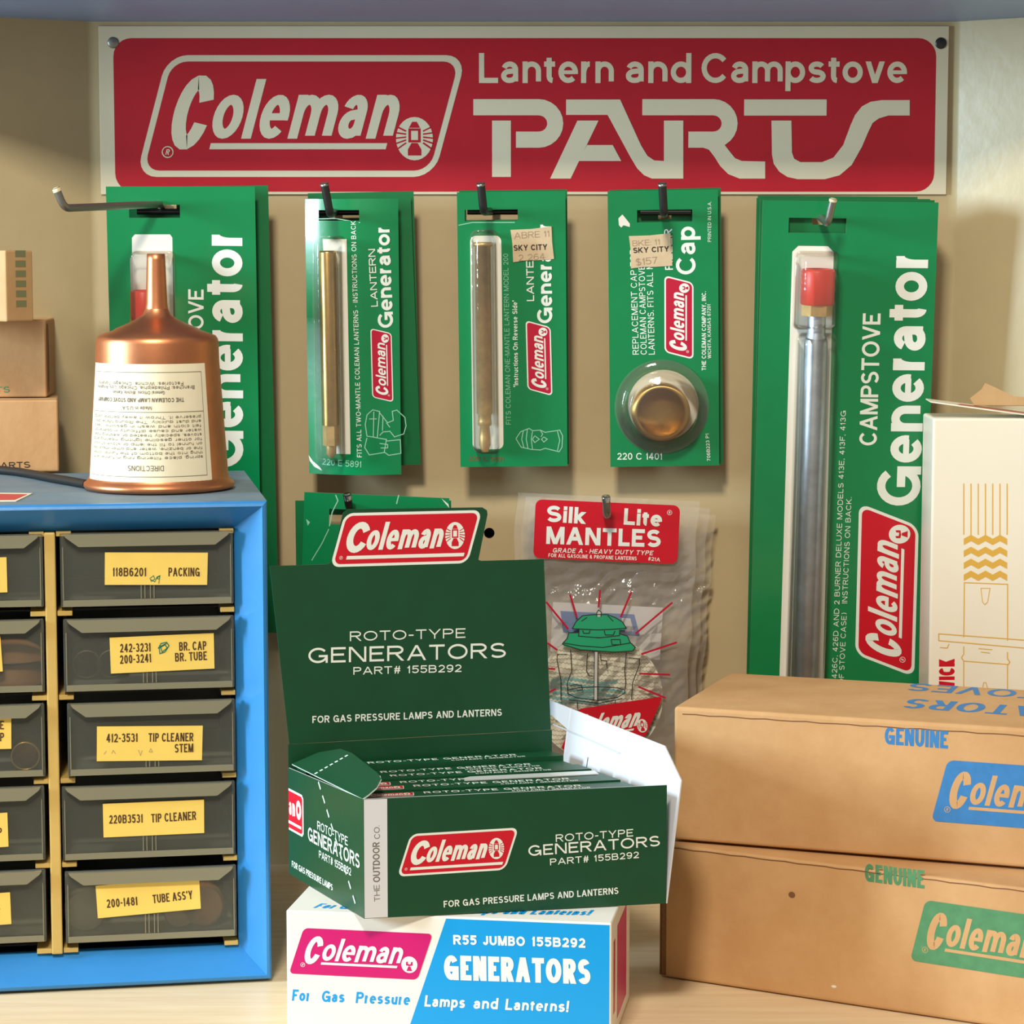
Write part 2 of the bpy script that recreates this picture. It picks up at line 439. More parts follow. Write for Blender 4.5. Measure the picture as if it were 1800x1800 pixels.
class Canvas:
    """prints flat ink shapes a hair above a face"""
    EPS = 7e-5
    def __init__(s, mb, fr, warp=None, tf=None, fn=None, lay0=0):
        s.mb = mb; s.fr = fr; s.warp = warp; s.tf = tf; s.fn = fn; s.lay0 = lay0; s.cnt = [0]
    def pt(s, x, y, lay):
        if s.tf: x, y = s.tf(x, y)
        h = (lay + s.lay0) * s.EPS * (2 if s.fn else 1) + (s.cnt[0] % 16) * 3.5e-6
        if s.fn: return s.fn(x, y, h)
        if s.warp: h += s.warp(x, y)
        return s.fr.p(x, y, h)
    def px(s, p):
        return V(s.fr.px(*p)) if not s.fn else V(p)
    def poly(s, pts, m, lay=1):
        s.cnt[0] += 1
        s.mb.add([s.pt(x, y, lay) for x, y in pts], [list(range(len(pts)))], m)
    def pxpoly(s, pts, m, lay=1):
        s.poly([s.px(p) for p in pts], m, lay)
    def grid(s, pts4, m, lay=1, nx=6, ny=6):
        a, b, c, d = [V(p) for p in pts4]          # bl br tr tl
        P = [[a.lerp(b, i / nx).lerp(d.lerp(c, i / nx), j / ny) for i in range(nx + 1)] for j in range(ny + 1)]
        s.mb.add([s.pt(q.x, q.y, lay) for r in P for q in r],
                 [[j * (nx + 1) + i, j * (nx + 1) + i + 1, (j + 1) * (nx + 1) + i + 1, (j + 1) * (nx + 1) + i] for j in range(ny) for i in range(nx)], m)
    def stroke(s, pts, wd, m, lay=1, cap=0.0, closed=False):
        s.cnt[0] += 1
        P = [V(p[:2]) for p in pts]
        Q = [P[0]]
        for p in P[1:]:
            if (p - Q[-1]).length > 1e-9: Q.append(p)
        P = Q
        n = len(P)
        if n < 2: return
        L = []; Rr = []
        for i in range(n):
            if closed:
                d0 = (P[i] - P[i - 1]).normalized(); d1 = (P[(i + 1) % n] - P[i]).normalized()
            else:
                d1 = (P[min(i + 1, n - 1)] - P[min(i, n - 2)]).normalized()
                d0 = (P[max(i, 1)] - P[max(i - 1, 0)]).normalized()
            t = d0 + d1
            if t.length < 1e-6: t = d1
            t.normalize()
            nn = V((-t.y, t.x))
            k = wd / 2 / max(0.35, nn.dot(V((-d1.y, d1.x))))
            q = P[i].copy()
            if cap and not closed:
                if i == 0: q = q - d1 * cap
                if i == n - 1: q = q + d0 * cap
            L.append(q + nn * k); Rr.append(q - nn * k)
        vs = [s.pt(p.x, p.y, lay) for p in L] + [s.pt(p.x, p.y, lay) for p in Rr]
        s.mb.add(vs, [[n + i, n + (i + 1) % n, (i + 1) % n, i] for i in range(n if closed else n - 1)], m)
    def pxstroke(s, pts, wpx, m, lay=1, closed=False):
        P = [s.px(p) for p in pts]
        k = (P[1] - P[0]).length / max(1e-6, (V(pts[1]) - V(pts[0])).length)
        s.stroke(P, wpx * k, m, lay, 0, closed)
    def ellipse(s, x, y, rx, ry, m, lay=1, shear=0.0, n=28):
        s.poly([(x + rx * math.cos(2 * PI * i / n) - shear * ry * math.sin(2 * PI * i / n), y + ry * math.sin(2 * PI * i / n)) for i in range(n)], m, lay)
    def sub(s, bl, br, tl):
        """canvas whose x runs along bl-br and whose y runs along bl-tl (slanted if the corners are)"""
        bl, br, tl = V(bl), V(br), V(tl)
        e1 = (br - bl).normalized(); n1 = V((-e1.y, e1.x))
        H = abs((tl - bl).dot(n1)); Wd = (br - bl).length
        ey = (tl - bl) / H
        t0 = s.tf
        def tf(x, y):
            q = bl + e1 * x + ey * y
            return t0(q.x, q.y) if t0 else (q.x, q.y)
        c = Canvas(s.mb, s.fr, s.warp, tf, s.fn, s.lay0)
        c.W = Wd; c.H = H; c.k = ey.dot(e1); c.cnt = s.cnt
        return c
    def rrect(s, x0, x1, y0, y1, r, m, lay=1):
        s.poly(rr(x0, x1, y0, y1, r), m, lay)
    def word(s, txt, h, length, wt, m, lay=1, sp=.14, xh=.72, ds=.27):
        """letters along x from 0 to length, cap height h"""
        w = wt * h
        tot = 0
        items = []
        for ch in txt:
            g = GL.get(ch) or G.get(ch) or G['.']
            W = g[0]
            if W == 0: W = wt
            items.append((ch, g, W))
            tot += W
        fixed = sum(wt for _, g, W in items if g[0] == 0)
        tot += sp * (len(txt) - 1)
        k = (length / h - fixed) / (tot - fixed) if length else 1.0
        x = 0.0
        for ch, g, W in items:
            Wk = (W if g[0] == 0 else W * k) * h
            low = ch in GL
            H = xh * h if low else h
            def mp(p):
                X = x + w / 2 + p[0] * (Wk - w)
                y = p[1]
                if low:
                    if y > 1: Y = (H - w / 2) + (y - 1) * (h - H)
                    elif y < 0: Y = w / 2 + y * (ds * h)
                    else: Y = w / 2 + y * (H - w)
                else:
                    Y = w / 2 + y * (H - w)
                return V((X, Y))
            for op, pts in g[1]:
                if op == 'D':
                    a, b = mp(pts[0]), mp(pts[1])
                    for q, o2 in ((a, b), (b, a)):
                        py = (pts[0] if q is a else pts[1])[1]
                        if py in (0, 1, 2, -1):
                            up = q.y > o2.y
                            q2 = q + (q - o2) * 0
                            q.y += (w / 2 if up else -w / 2)
                    dx, dy = b.x - a.x, b.y - a.y
                    hw = w / 2 * math.hypot(dx, dy) / max(abs(dy), 1e-9)
                    hw = min(hw, w * 0.95)
                    s.cnt[0] += 1
                    s.mb.add([s.pt(a.x - hw, a.y, lay), s.pt(a.x + hw, a.y, lay), s.pt(b.x + hw, b.y, lay), s.pt(b.x - hw, b.y, lay)], [[0, 1, 2, 3]], m)
                else:
                    s.stroke([mp(p) for p in pts], w * .72 if op == 'b' else w, m, lay, cap=(w / 2 if op == 'L' else 0), closed=(op == 'O'))
            x += Wk + sp * k * h
    def text(s, txt, a, b, h, wt, m, lay=1, up=None, shear=0.0, sp=.14):
        """a, b: pixels at the two ends of the baseline; h: cap height in pixels (or up: pixel of the cap line above a)"""
        A0, B0 = s.px(a), s.px(b)
        L = (B0 - A0).length
        e = (B0 - A0).normalized(); n1 = V((-e.y, e.x))
        if up is not None: hm = abs((s.px(up) - A0).dot(n1))
        else: hm = h * L / (V(b) - V(a)).length
        c = s.sub(A0, B0, A0 + n1 * hm + e * (shear * hm))
        c.word(txt, hm, L - shear * hm * 0.5, wt, m, lay, sp)

def rr(x0, x1, y0, y1, r, n=6):
    o = []
    for cx, cy, a in ((x1 - r, y0 + r, -90), (x1 - r, y1 - r, 0), (x0 + r, y1 - r, 90), (x0 + r, y0 + r, 180)):
        o += A(cx, cy, r, r, a, a + 90)
    return o

def emblem(c, x, y, rx, ry, k, white, red, lay, full=True):
    """round lantern badge: a lantern between short rays"""
    c.ellipse(x, y, rx, ry, white, lay, k)
    def q(a, b): return (x + a * rx - k * b * ry, y + b * ry)
    t = min(rx, ry)
    if not full:
        c.stroke([q(-.3, .35), q(-.3, .0), q(.0, -.05), q(.3, 0), q(.3, .35)], t * .22, red, lay + 1)
        c.poly([q(-.35, -.75), q(.35, -.75), q(.12, -.2), q(-.12, -.2)], red, lay + 1)
        return
    c.poly([q(-.3, .5), q(.3, .5), q(.12, .78), q(-.12, .78)], red, lay + 1)
    c.stroke([q(-.26, .42), q(-.26, -.12), q(.26, -.12), q(.26, .42)], t * .13, red, lay + 1, closed=True)
    c.poly([q(-.16, -.2), q(.16, -.2), q(.36, -.5), q(.36, -.78), q(-.36, -.78), q(-.36, -.5)], red, lay + 1)
    for b in (.52, .27, .02, -.22, -.46):
        ww = math.sqrt(1 - b * b)
        for sg in (-1, 1):
            c.stroke([q(sg * ww * 1.02, b), q(sg * .46, b * .55 + .06)], t * .08, red, lay + 1)

def logo(c0, bl, br, tl, ring, fill, white, lay=1, style='old', px=True, reg=True, full=True):
    """slanted name plate; corners are the sharp corners of the outline"""
    if px: bl, br, tl = c0.px(bl), c0.px(br), c0.px(tl)
    c = c0.sub(bl, br, tl)
    W, H, k = c.W, c.H, c.k
    r = .17 * H
    if ring:
        c.rrect(0, W, 0, H, r, ring, lay)
        t = .052 * H
        c.rrect(t, W - t, t, H - t, r - t * .8, fill, lay + 1)
    else:
        c.rrect(0, W, 0, H, r * .6, fill, lay + 1)
    l2 = lay + 2
    def piece(x0, y0, h, length, txt, wt, xh=.72, sp=.14):
        s2 = c.sub((x0, y0), (x0 + 1, y0), (x0, y0 + 1))
        s2.word(txt, h, length, wt, white, l2, sp, xh)
    if style == 'old':
        s2 = c.sub((.072 * W, .225 * H), (W, .225 * H), (.072 * W, H))
        hw = .118 * W; hh = .61 * H; ww = .115 * H
        s2.stroke(A(hw * .53, hh / 2, hw * .53 - ww / 2, hh / 2 - ww / 2, 22, 338), ww, white, l2)
        piece(.208 * W, .315 * H, .49 * H, .617 * W, 'oleman', .165, .735, .10)
        c.poly([(.222 * W, .228 * H), (.813 * W, .228 * H), (.813 * W, .278 * H), (.222 * W, .278 * H)], white, l2)
        emblem(c, .90 * W, .315 * H, .062 * W, .178 * H, k, white, fill, l2, full)
        if reg: ring_mark(c, .085 * W, .205 * H, .045 * H, k, white, l2)
    else:
        s2 = c.sub((.065 * W, .255 * H), (W, .255 * H), (.065 * W, H))
        hw = .15 * W; hh = .575 * H; ww = .125 * H
        s2.stroke(A(hw * .53, hh / 2, hw * .53 - ww / 2, hh / 2 - ww / 2, 28, 332), ww, white, l2)
        piece(.215 * W, .30 * H, .52 * H, .55 * W, 'oleman', .165, .71, .09)
        c.poly([(.10 * W, .135 * H), (.955 * W, .135 * H), (.955 * W, .20 * H), (.10 * W, .20 * H)], white, l2)
        emblem(c, .85 * W, .53 * H, .072 * W, .255 * H, k, white, fill, l2, full)
        if reg: ring_mark(c, .06 * W, .17 * H, .03 * H, k, white, l2)

def ring_mark(c, x, y, r, k, m, lay):
    pts = [(x + r * math.cos(t * PI / 8) - k * r * math.sin(t * PI / 8), y + r * math.sin(t * PI / 8)) for t in range(16)]
    c.stroke(pts, r * .18, m, lay, closed=True)
    s2 = c.sub((x - r * .3, y - r * .5), (x + r, y - r * .5), (x - r * .3 , y + r * .5))
    s2.word('R', r * 1.0, r * .65, .18, m, lay)

# ================================================================== the setting: a shallow painted metal niche over a wooden shelf
XL = at_y(166, 45, 0).x
XR = at_y(1672, 45, 0).x
ZT = at_y(900, 38, 0).z
def structure(o): o['kind'] = 'structure'; return o

# back panel with a real round hole in it
mb = MB()
hc = at_y(860, 937, 0); hr = 0.0028; hs = 0.008
wf = Fr((0, 0, 0), (1, 0, 0), Z)
def q4(a, b, c, d): mb.add([V((a, 0, c)), V((b, 0, c)), V((b, 0, d)), V((a, 0, d))], [[0, 1, 2, 3]], panel_paint)
q4(XL - .004, hc.x - hs, -.01, ZT + .01); q4(hc.x + hs, XR + .004, -.01, ZT + .01)
q4(hc.x - hs, hc.x + hs, -.01, hc.z - hs); q4(hc.x - hs, hc.x + hs, hc.z + hs, ZT + .01)
n = 32
cir = [V((hc.x + hr * math.cos(2 * PI * i / n), 0, hc.z + hr * math.sin(2 * PI * i / n))) for i in range(n)]
sq = []
for i in range(n):
    c_, s_ = math.cos(2 * PI * i / n), math.sin(2 * PI * i / n)
    k = hs / max(abs(c_), abs(s_)); sq.append(V((hc.x + k * c_, 0, hc.z + k * s_)))
mb.add(cir + sq, [[i, (i + 1) % n, n + (i + 1) % n, n + i] for i in range(n)], panel_paint)
bk = [p + V((0, .012, 0)) for p in cir]
mb.add(cir + bk, [[i, (i + 1) % n, n + (i + 1) % n, n + i] for i in range(n)], black)  # black colour stands for the shade inside the hole
mb.add(bk, [list(range(n))], black)
structure(mb.build('wall_back', base=(0, 0, 0)))

def wing(name, x, sg, slope):
    """side wing: a small rounded fold, then a plane splayed outwards"""
    mb = MB()
    r = .004; prof = [(x, 0.0)]
    a1 = math.atan2(1, slope)
    for i in range(1, 7):
        a = a1 * i / 6
        prof.append((x + sg * r * 2 * math.sin(a), -r * 2 * (1 - math.cos(a))))
    x0, y0 = prof[-1]
    prof.append((x0 + sg * .15 * slope, y0 - .15))
    vs = [V((a, b, -.01)) for a, b in prof] + [V((a, b, ZT + .01)) for a, b in prof]
    m = len(prof)
    mb.add(vs, [[i, i + 1, m + i + 1, m + i] for i in range(m - 1)], wing_paint, True)
    return structure(mb.build(name, base=(x, 0, 0)))
wing('wall_left', XL, -1, 1.75)
wing('wall_right', XR, 1, 1.4)
fb = Fr((0, 0, 0), (1, 0, 0), (0, -1, 0))
mb = MB(); mb.box(Fr((0, 0, 0), (1, 0, 0), (0, 1, 0)), -.52, .52, -.40, .02, -.02, 0, wood, .001)
structure(mb.build('floor', base=(0, 0, 0)))
mb = MB(); mb.box(Fr((0, 0, ZT), (1, 0, 0), (0, 1, 0)), -.52, .52, -.125, .02, 0, .015, shelf_blue, .001)
structure(mb.build('ceiling', base=(0, 0, ZT)))

# ================================================================== the long enamel sign
def seg_path(pts, n=8):
    return pts
sign_o = at_y(178, 342, .0006); s_tr = at_y(1668, 46, .0006)
sf = Fr(sign_o, (1, 0, 0), Z)
sw = s_tr.x - sign_o.x; sh = s_tr.z - sign_o.z
mb = MB(); mb.box(sf, 0, sw, 0, sh, 0, .0008, sign_cream, .0002, 1)
top = sf.off(0, 0, .0008)
c = Canvas(mb, top)
a = c.px((203, 337)); b = c.px((1646, 67))
c.rrect(a.x, b.x, a.y, b.y, .0095, sign_red, 1)
logo(c, (239, 311), (763, 311), (294, 97), sign_cream, sign_red, sign_cream, 2)
c.text('Lantern', (842, 146), (1079, 146), 52, .175, sign_cream, 2, sp=.10)
c.text('and', (1100, 146), (1215, 146), 52, .175, sign_cream, 2, sp=.10)
c.text('Campstove', (1233, 146), (1594, 146), 52, .175, sign_cream, 2, sp=.09)
# the wide display word, each letter from bands of even width
T = 28
def band(pts, t=T): c.pxstroke(pts, t, sign_cream, 2)
def pa(cx, cy, r, a0, a1): return [(x, y) for x, y in A(cx, cy, r, r, a0, a1)]
def arcp(cx, cy, rx, ry, a0, a1): return A(cx, cy, rx, ry, a0, a1)
band([(832, 188.5), (947, 188.5)] + arcp(947, 217, 29, 28.5, -90, 90) + [(907, 245.5)])                     # P bar and bowl
c.pxpoly([(865, 212), (898, 212), (898, 311), (865, 311)], sign_cream, 2)                                     # P stem
c.pxpoly([(1015, 212), (1052, 212), (1003, 314), (967, 314)], sign_cream, 2)                                 # A left leg
c.pxpoly([(1032, 255), (1077, 255), (1092, 283), (1017, 283)], sign_cream, 2)                                # A cross bar
c.pxpoly([(995, 175), (1090, 175), (1127, 256), (1138, 274), (1150, 282), (1167, 283), (1167, 212), (1201, 212), (1201, 314), (1146, 314), (1132, 308), (1120, 296), (1108, 276), (1068, 202), (995, 202)], sign_cream, 2)   # A bar and right leg running into the R stem
band([(1129, 188.5), (1254, 188.5)] + arcp(1254, 217, 28.5, 28.5, -90, 90) + [(1210, 245.5)])               # R bowl
c.pxpoly([(1234, 259), (1246, 263), (1256, 276), (1266, 292), (1280, 306), (1300, 314), (1345, 314), (1345, 284), (1304, 283), (1292, 278), (1283, 267), (1270, 250), (1258, 246)], sign_cream, 2)   # R leg
band([(1308, 189), (1453, 189)])                                                                               # T bar
c.pxpoly([(1356, 212), (1391, 212), (1392, 268), (1396, 279), (1407, 285), (1445, 285), (1465, 277), (1482, 255), (1495, 220), (1503, 202), (1515, 187), (1530, 179), (1550, 176), (1599, 176), (1599, 203), (1562, 203), (1545, 208), (1534, 216), (1527, 230), (1515, 258), (1497, 290), (1476, 308), (1450, 315), (1402, 315), (1384, 311), (1370, 302), (1360, 288), (1357, 272)], sign_cream, 2)   # T stem swinging into the S
sign = tag(mb.build('sign', base=sf.p(sw / 2, 0, 0)), 'long red and cream metal sign reading Lantern and Campstove PARTS across the back panel', 'sign')
for (px_, py_, m_) in ((199, 75, zinc), (1654, 76, dark_steel)):  # dark right dome stands for an open hole, shade put into its colour
    r_ = MB(); o_ = at_y(px_, py_, .0014)
    r_.lathe(o_, (0, -1, 0), [(.0030, 0), (.0029, .0003), (.0022, .0006), (.0001, .0007)], m_, 24)
    r_.build('mount_disc', sign)

# ================================================================== wall pegs
def peg(pts, r, m, tip_m, tip_n, label, cross=None, name='peg_hook'):
    """pts: bent rod from the wall out to its raised tip"""
    P = [V(p) for p in pts]
    root = thing(name, P[0], label, 'hook', 'wall pegs holding the carded parts')
    # round the bends
    Q = [P[0]]
    for i in range(1, len(P) - 1):
        a = P[i] + (P[i - 1] - P[i]).normalized() * .004; b = P[i] + (P[i + 1] - P[i]).normalized() * .004
        for k in range(5):
            t = k / 4; Q.append(a.lerp(P[i], t).lerp(P[i].lerp(b, t), t))
    Q.append(P[-1])
    mb = MB(); mb.tube(Q, r, m, 14); mb.build('rod', root)
    e = (P[-1] - P[-2]).normalized()
    t = MB(); t.lathe(P[-1] - e * tip_n, e, [(r * 1.06, 0), (r * 1.06, tip_n * .8), (r * .8, tip_n * 1.02), (.0002, tip_n * 1.06)], tip_m, 16)
    tag(t.build('tip', root), 'pale end of the rod')
    if cross:
        cb = MB(); cb.tube([V(cross) + V((-.0125, 0, 0)), V(cross) + V((.0135, 0, 0))], .0016, gloss_black, 12)
        cb.build('crossbar', root)
    return root

peg([at_y(300, 367, .001), at_y(281, 359, .034), at_y(113, 366, .110), at_y(98, 330, .112)], .0019, zinc, mat('cream_tip_paint', (220, 205, 165), .5), .002,
    'long steel peg bent far to the left above the copper funnel', at_y(284, 372, .026))
peg([at_y(594, 371, .001), at_y(580, 376, .052), at_y(570, 322, .056)], .0021, dark_steel, zinc, .0012,
    'dark steel peg holding the curled card of the two-mantle generator', at_y(592, 373, .024))
peg([at_y(872, 371, .001), at_y(850, 372, .052), at_y(845, 322, .056)], .0021, dark_steel, zinc, .0012,
    'dark steel peg holding the flat one-mantle generator card', at_y(864, 372, .024))
peg([at_y(1168, 372, .001), at_y(1167, 376, .050), at_y(1164, 322, .055)], .0021, dark_steel, zinc, .0012,
    'dark steel peg holding the round brass filler cap card', at_y(1168, 373, .0237))
peg([at_y(1425, 367, .001), at_y(1455, 393, .062), at_y(1465, 349, .066)], .0019, zinc, mat('cream_tip_paint', (220, 205, 165), .5), .0015,
    'pale steel peg holding the long campstove generator card beside the ivory box')
peg([at_y(626, 886, .001), at_y(614, 893, .038), at_y(610, 869, .041)], .0021, gloss_black, chrome, .003,
    'black peg with shiny tip above the open green carton')
peg([at_y(1067, 902, .001), at_y(1067, 905, .042), at_y(1065, 872, .045)], .0021, zinc, chrome, .003,
    'shiny peg poking through the red header of the bagged mantles')

# ================================================================== carded parts on the pegs
CG = 'green blister cards on the wall pegs'
class Card:
    def __init__(s, tl, tr, bl, dt, db, slot, thick=.0007, warp=None, mat_=card_green, nx=14, ny=10):
        TL = at_y(*tl, dt); TR = at_y(*tr, dt); BL = at_y(*bl, db)
        ex = (TR - TL).normalized(); up = TL - BL; up = (up - ex * up.dot(ex)); h = up.length
        s.fr = Fr(TL - up, ex, up); s.w = (TR - TL).length; s.h = h
        s.slot = None
        if slot:
            a = s.fr.px(slot[0], slot[3]); b = s.fr.px(slot[2], slot[1])
            s.slot = (a[0], a[1], b[0], b[1])
        s.warp = warp; s.t = thick; s.mat = mat_; s.nx, s.ny = nx, ny
    def board(s, mb):
        def lines(n, L, extra):
            r = sorted(set([round(L * i / n, 5) for i in range(n + 1)] + extra)); o = [r[0]]
            for x in r[1:]:
                if x - o[-1] > 2e-4 or x in extra: o.append(x)
            return o
        ex = [round(s.slot[0], 5), round(s.slot[2], 5)] if s.slot else []
        ey = [round(s.slot[1], 5), round(s.slot[3], 5)] if s.slot else []
        if not s.warp: nx = ny = 1
        else: nx, ny = s.nx, s.ny
        X = lines(nx, s.w, ex); Y = lines(ny, s.h, ey)
        def hole(i, j): return s.slot and X[i] >= ex[0] - 1e-6 and X[i + 1] <= ex[1] + 1e-6 and Y[j] >= ey[0] - 1e-6 and Y[j + 1] <= ey[1] + 1e-6
        W = s.warp or (lambda u, v: 0)
        def grid(off): return [s.fr.p(x, y, W(x, y) + off) for y in Y for x in X]
        n = len(X)
        cells = [(i, j) for j in range(len(Y) - 1) for i in range(n - 1) if not hole(i, j)]
        idx = lambda i, j: j * n + i
        f = [[idx(i, j), idx(i + 1, j), idx(i + 1, j + 1), idx(i, j + 1)] for i, j in cells]
        smooth = bool(s.warp)
        mb.add(grid(0), f, s.mat, smooth)
        mb.add(grid(-s.t), [q[::-1] for q in f], card_edge, smooth)
        es = {}
        for q in f:
            for k in range(4):
                a, b = q[k], q[(k + 1) % 4]
                if (b, a) in es: del es[(b, a)]
                else: es[(a, b)] = 1
        F0, F1 = grid(0), grid(-s.t)
        for a, b in es: mb.add([F0[a], F0[b], F1[b], F1[a]], [[0, 1, 2, 3]], card_edge)
        return Canvas(mb, s.fr, s.warp)

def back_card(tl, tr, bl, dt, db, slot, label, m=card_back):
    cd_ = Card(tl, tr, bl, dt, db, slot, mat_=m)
    mb = MB(); cd_.board(mb)
    o = tag(mb.build('blister_card', base=cd_.fr.p(cd_.w / 2, 0, 0)), label, 'card', CG)
    return o

def dome(parent, fr, u0, u1, v0, v1, hgt, r, name='blister', base=0.0004):
    """clear raised pocket with rounded ends"""
    mb = MB(); n = None; rings = []
    for k, (ins, hh) in enumerate(((-.0012, 0), (0, 0), (0.0004, hgt * .6), (.0012, hgt * .92), (.003, hgt))):
        rings.append([fr.p(x, y, base + hh) for x, y in rr(u0 + ins, u1 - ins, v0 + ins, v1 - ins, max(.0008, r - max(0, ins)), 6)])
    n = len(rings[0]); vs = [p for q in rings for p in q]
    mb.add(vs, [[k * n + i, k * n + (i + 1) % n, (k + 1) * n + (i + 1) % n, (k + 1) * n + i] for k in range(len(rings) - 1) for i in range(n)], clear_blister, True)
    mb.add(rings[-1], [list(range(n))], clear_blister)
    return tag(mb.build(name, parent), 'clear raised plastic pocket')

def rot_logo(c, bl, br, tl, **k):
    logo(c, bl, br, tl, ink_white, k.pop('fill', ink_crimson), ink_white, full=False, **k)

def hexrod(mb, o, ax, r, h, m):
    mb.lathe(o, ax, [(r, 0), (r, h)], m, 6, False)

# ---- the long campstove generator card at the right, and the cards behind it
c5 = Card((1341, 352), (1650, 356), (1322, 1215), .040, .026, (1386, 384, 1488, 409))
root = thing('blister_card', c5.fr.p(c5.w / 2, 0, 0), 'front long green card holding a grey steel campstove generator beside the ivory box', 'card', CG)
mb = MB(); c = c5.board(mb)
tu = c5.fr.px(1432, 800)[0]
a = c.px((1393, 432)); b = c.px((1466, 432)); e = c.px((1366, 1210)); e2 = c.px((1446, 1210))
c.poly([(a.x, e.y), (e2.x - .0, e.y), (b.x, a.y - .003), (b.x - .003, a.y), (a.x + .003, a.y), (a.x, a.y - .003)], paper_white, 1)
c.text('Generator', (1617, 889), (1632, 443), 77, .19, ink_white, 2, sp=.09)
c.text('CAMPSTOVE', (1541, 783), (1548, 551), 31, .16, ink_white, 2, sp=.10)
rot_logo(c, (1607, 1190), (1615, 925), (1503, 1150), fill=ink_red, lay=1)
c.text('426C, 426D AND 2 BURNER DELUXE MODELS 413E, 413F, 413G', (1471, 1192), (1487, 722), 9, .12, ink_white, 1, sp=.2)
c.text('OF STOVE CASE)   INSTRUCTIONS ON BACK.', (1483, 1203), (1497, 874), 9, .12, ink_white, 1, sp=.2)
mb.build('backing_card', root)
t = MB()
top_p = c5.fr.px(1433, 530); bot_p = c5.fr.px(1412, 1215)
rt = .0060
o1 = c5.fr.p(bot_p[0], 0.002, .0075); o2 = c5.fr.p(top_p[0], top_p[1], .0085)
axv = (o2 - o1); Lg = axv.length
ex5 = c5.fr.ex
t.lathe(o1, axv, [(rt, 0), (rt, Lg - .020), (.0046, Lg - .016), (.0046, Lg - .006)], steel_tube, 32, ref=ex5)
tag(t.build('generator_tube', root), 'grey steel tube')
nb = MB(); hexrod(nb, o1 + axv.normalized() * (Lg - .0065), axv, .0078, .0055, brass_dull); nb.build('hex_nut', root)
tp = MB(); tp.lathe(o2 - axv.normalized() * .001, axv, [(.0080, 0), (.0086, .0008), (.0086, .0168), (.0080, .018), (.0066, .0182), (.0062, .012), (.0001, .012)], red_plastic, 32, ref=ex5)
tag(tp.build('tip_cover', root), 'red plastic tip cover')
x0 = c5.fr.px(1399, 480)[0]; x1 = c5.fr.px(1467, 480)[0]
ytop = c5.fr.px(1430, 445)[1]; ysh = c5.fr.px(1430, 575)[1]
dome(root, c5.fr, x0, x1, ysh, ytop, .0178, .003)
dome(root, c5.fr, c5.fr.px(1394, 900)[0], c5.fr.px(1456, 900)[0], .001, ysh - .004, .0145, .003)
for i, (dx, dy, d0, d1) in enumerate(((-5, -2, .0365, .0232), (-11, -4, .033, .0205), (-9, -8, .0295, .0175))):
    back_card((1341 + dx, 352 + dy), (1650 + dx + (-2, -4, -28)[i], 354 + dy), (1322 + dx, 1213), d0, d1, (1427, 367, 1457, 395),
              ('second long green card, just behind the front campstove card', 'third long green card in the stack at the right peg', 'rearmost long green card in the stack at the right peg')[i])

# ---- the left campstove generator card behind the funnel
c1 = Card((186, 328), (448, 328), (205, 1120), .034, .020, (227, 360, 316, 383))
root = thing('blister_card', c1.fr.p(c1.w / 2, 0, 0), 'large green campstove generator card standing behind the copper funnel', 'card', CG)
mb = MB(); c = c1.board(mb)
c.pxpoly([(235, 1110), (312, 1110), (303, 418), (299, 412), (237, 412), (232, 418)], paper_white, 1)
c.text('Generator', (428, 822), (426, 406), 74, .19, ink_white, 2, sp=.09)
c.text('CAMPSTOVE', (358, 722), (358, 509), 27, .16, ink_white, 2, sp=.10)
rot_logo(c, (430, 1100), (430, 850), (328, 1062), fill=ink_red, lay=1)
mb.build('backing_card', root)
t = MB(); u0 = c1.fr.px(256, 540)[0]; vt = c1.fr.px(256, 560)[1]
t.lathe(c1.fr.p(u0, .004, .0075), c1.fr.ey, [(.0058, 0), (.0058, vt - .012), (.0046, vt - .008), (.0046, vt - .004)], steel_tube, 24); t.build('generator_tube', root)
nb = MB(); hexrod(nb, c1.fr.p(u0, vt - .006, .0075), c1.fr.ey, .0070, .0065, brass_dull); nb.build('hex_nut', root)
tp = MB(); tp.lathe(c1.fr.p(u0, vt, .0075), c1.fr.ey, [(.0064, 0), (.0066, .001), (.0066, .0142), (.006, .015), (.005, .015), (.0048, .01), (.0001, .01)], red_plastic, 28)
tag(tp.build('tip_cover', root), 'red plastic tip cover')
dome(root, c1.fr, c1.fr.px(233, 480)[0], c1.fr.px(304, 480)[0], .003, c1.fr.px(260, 445)[1], .0158, .003)
back_card((206, 329), (471, 326), (225, 1115), .024, .014, (278, 356, 310, 377), 'green card half hidden behind the large card by the funnel')

# ---- the curled lantern generator card
def warp2(u, v):
    x = (u - .030) / .028
    k = max(0, (v - .128) / .02)
    return .0045 - (.0088 if x < 0 else .0050) * x * x - .0022 * k * k
c2 = Card((534, 350), (700, 349), (547, 834), .030, .026, (560, 369, 632, 388), warp=warp2, nx=18, ny=12)
root = thing('blister_card', c2.fr.p(c2.w / 2, 0, 0), 'curled green card holding a brass two-mantle lantern generator', 'card', CG)
mb = MB(); c = c2.board(mb)
pb = [c.px(q) for q in ((588, 797), (617, 797), (610, 420), (567, 420))]
c.grid(pb, paper_white, 1, 6, 12)
c.text('Generator', (692, 575), (685, 397), 27, .19, ink_white, 2, sp=.09)
c.text('LANTERN', (665, 538), (660, 437), 12, .15, ink_white, 2, sp=.12)
c.text('FITS ALL TWO-MANTLE COLEMAN LANTERNS - INSTRUCTIONS ON BACK', (637, 802), (626, 388), 8.5, .13, ink_white, 1, sp=.2)
rot_logo(c, (692, 706), (689, 585), (655, 697), lay=2)
c.text('220 E 5891', (566, 817), (636, 820), 11, .12, ink_pale, 1)
def lantern_sketch(c, pts_list, wpx, m):
    for p in pts_list: c.pxstroke(p, wpx, m, 2)
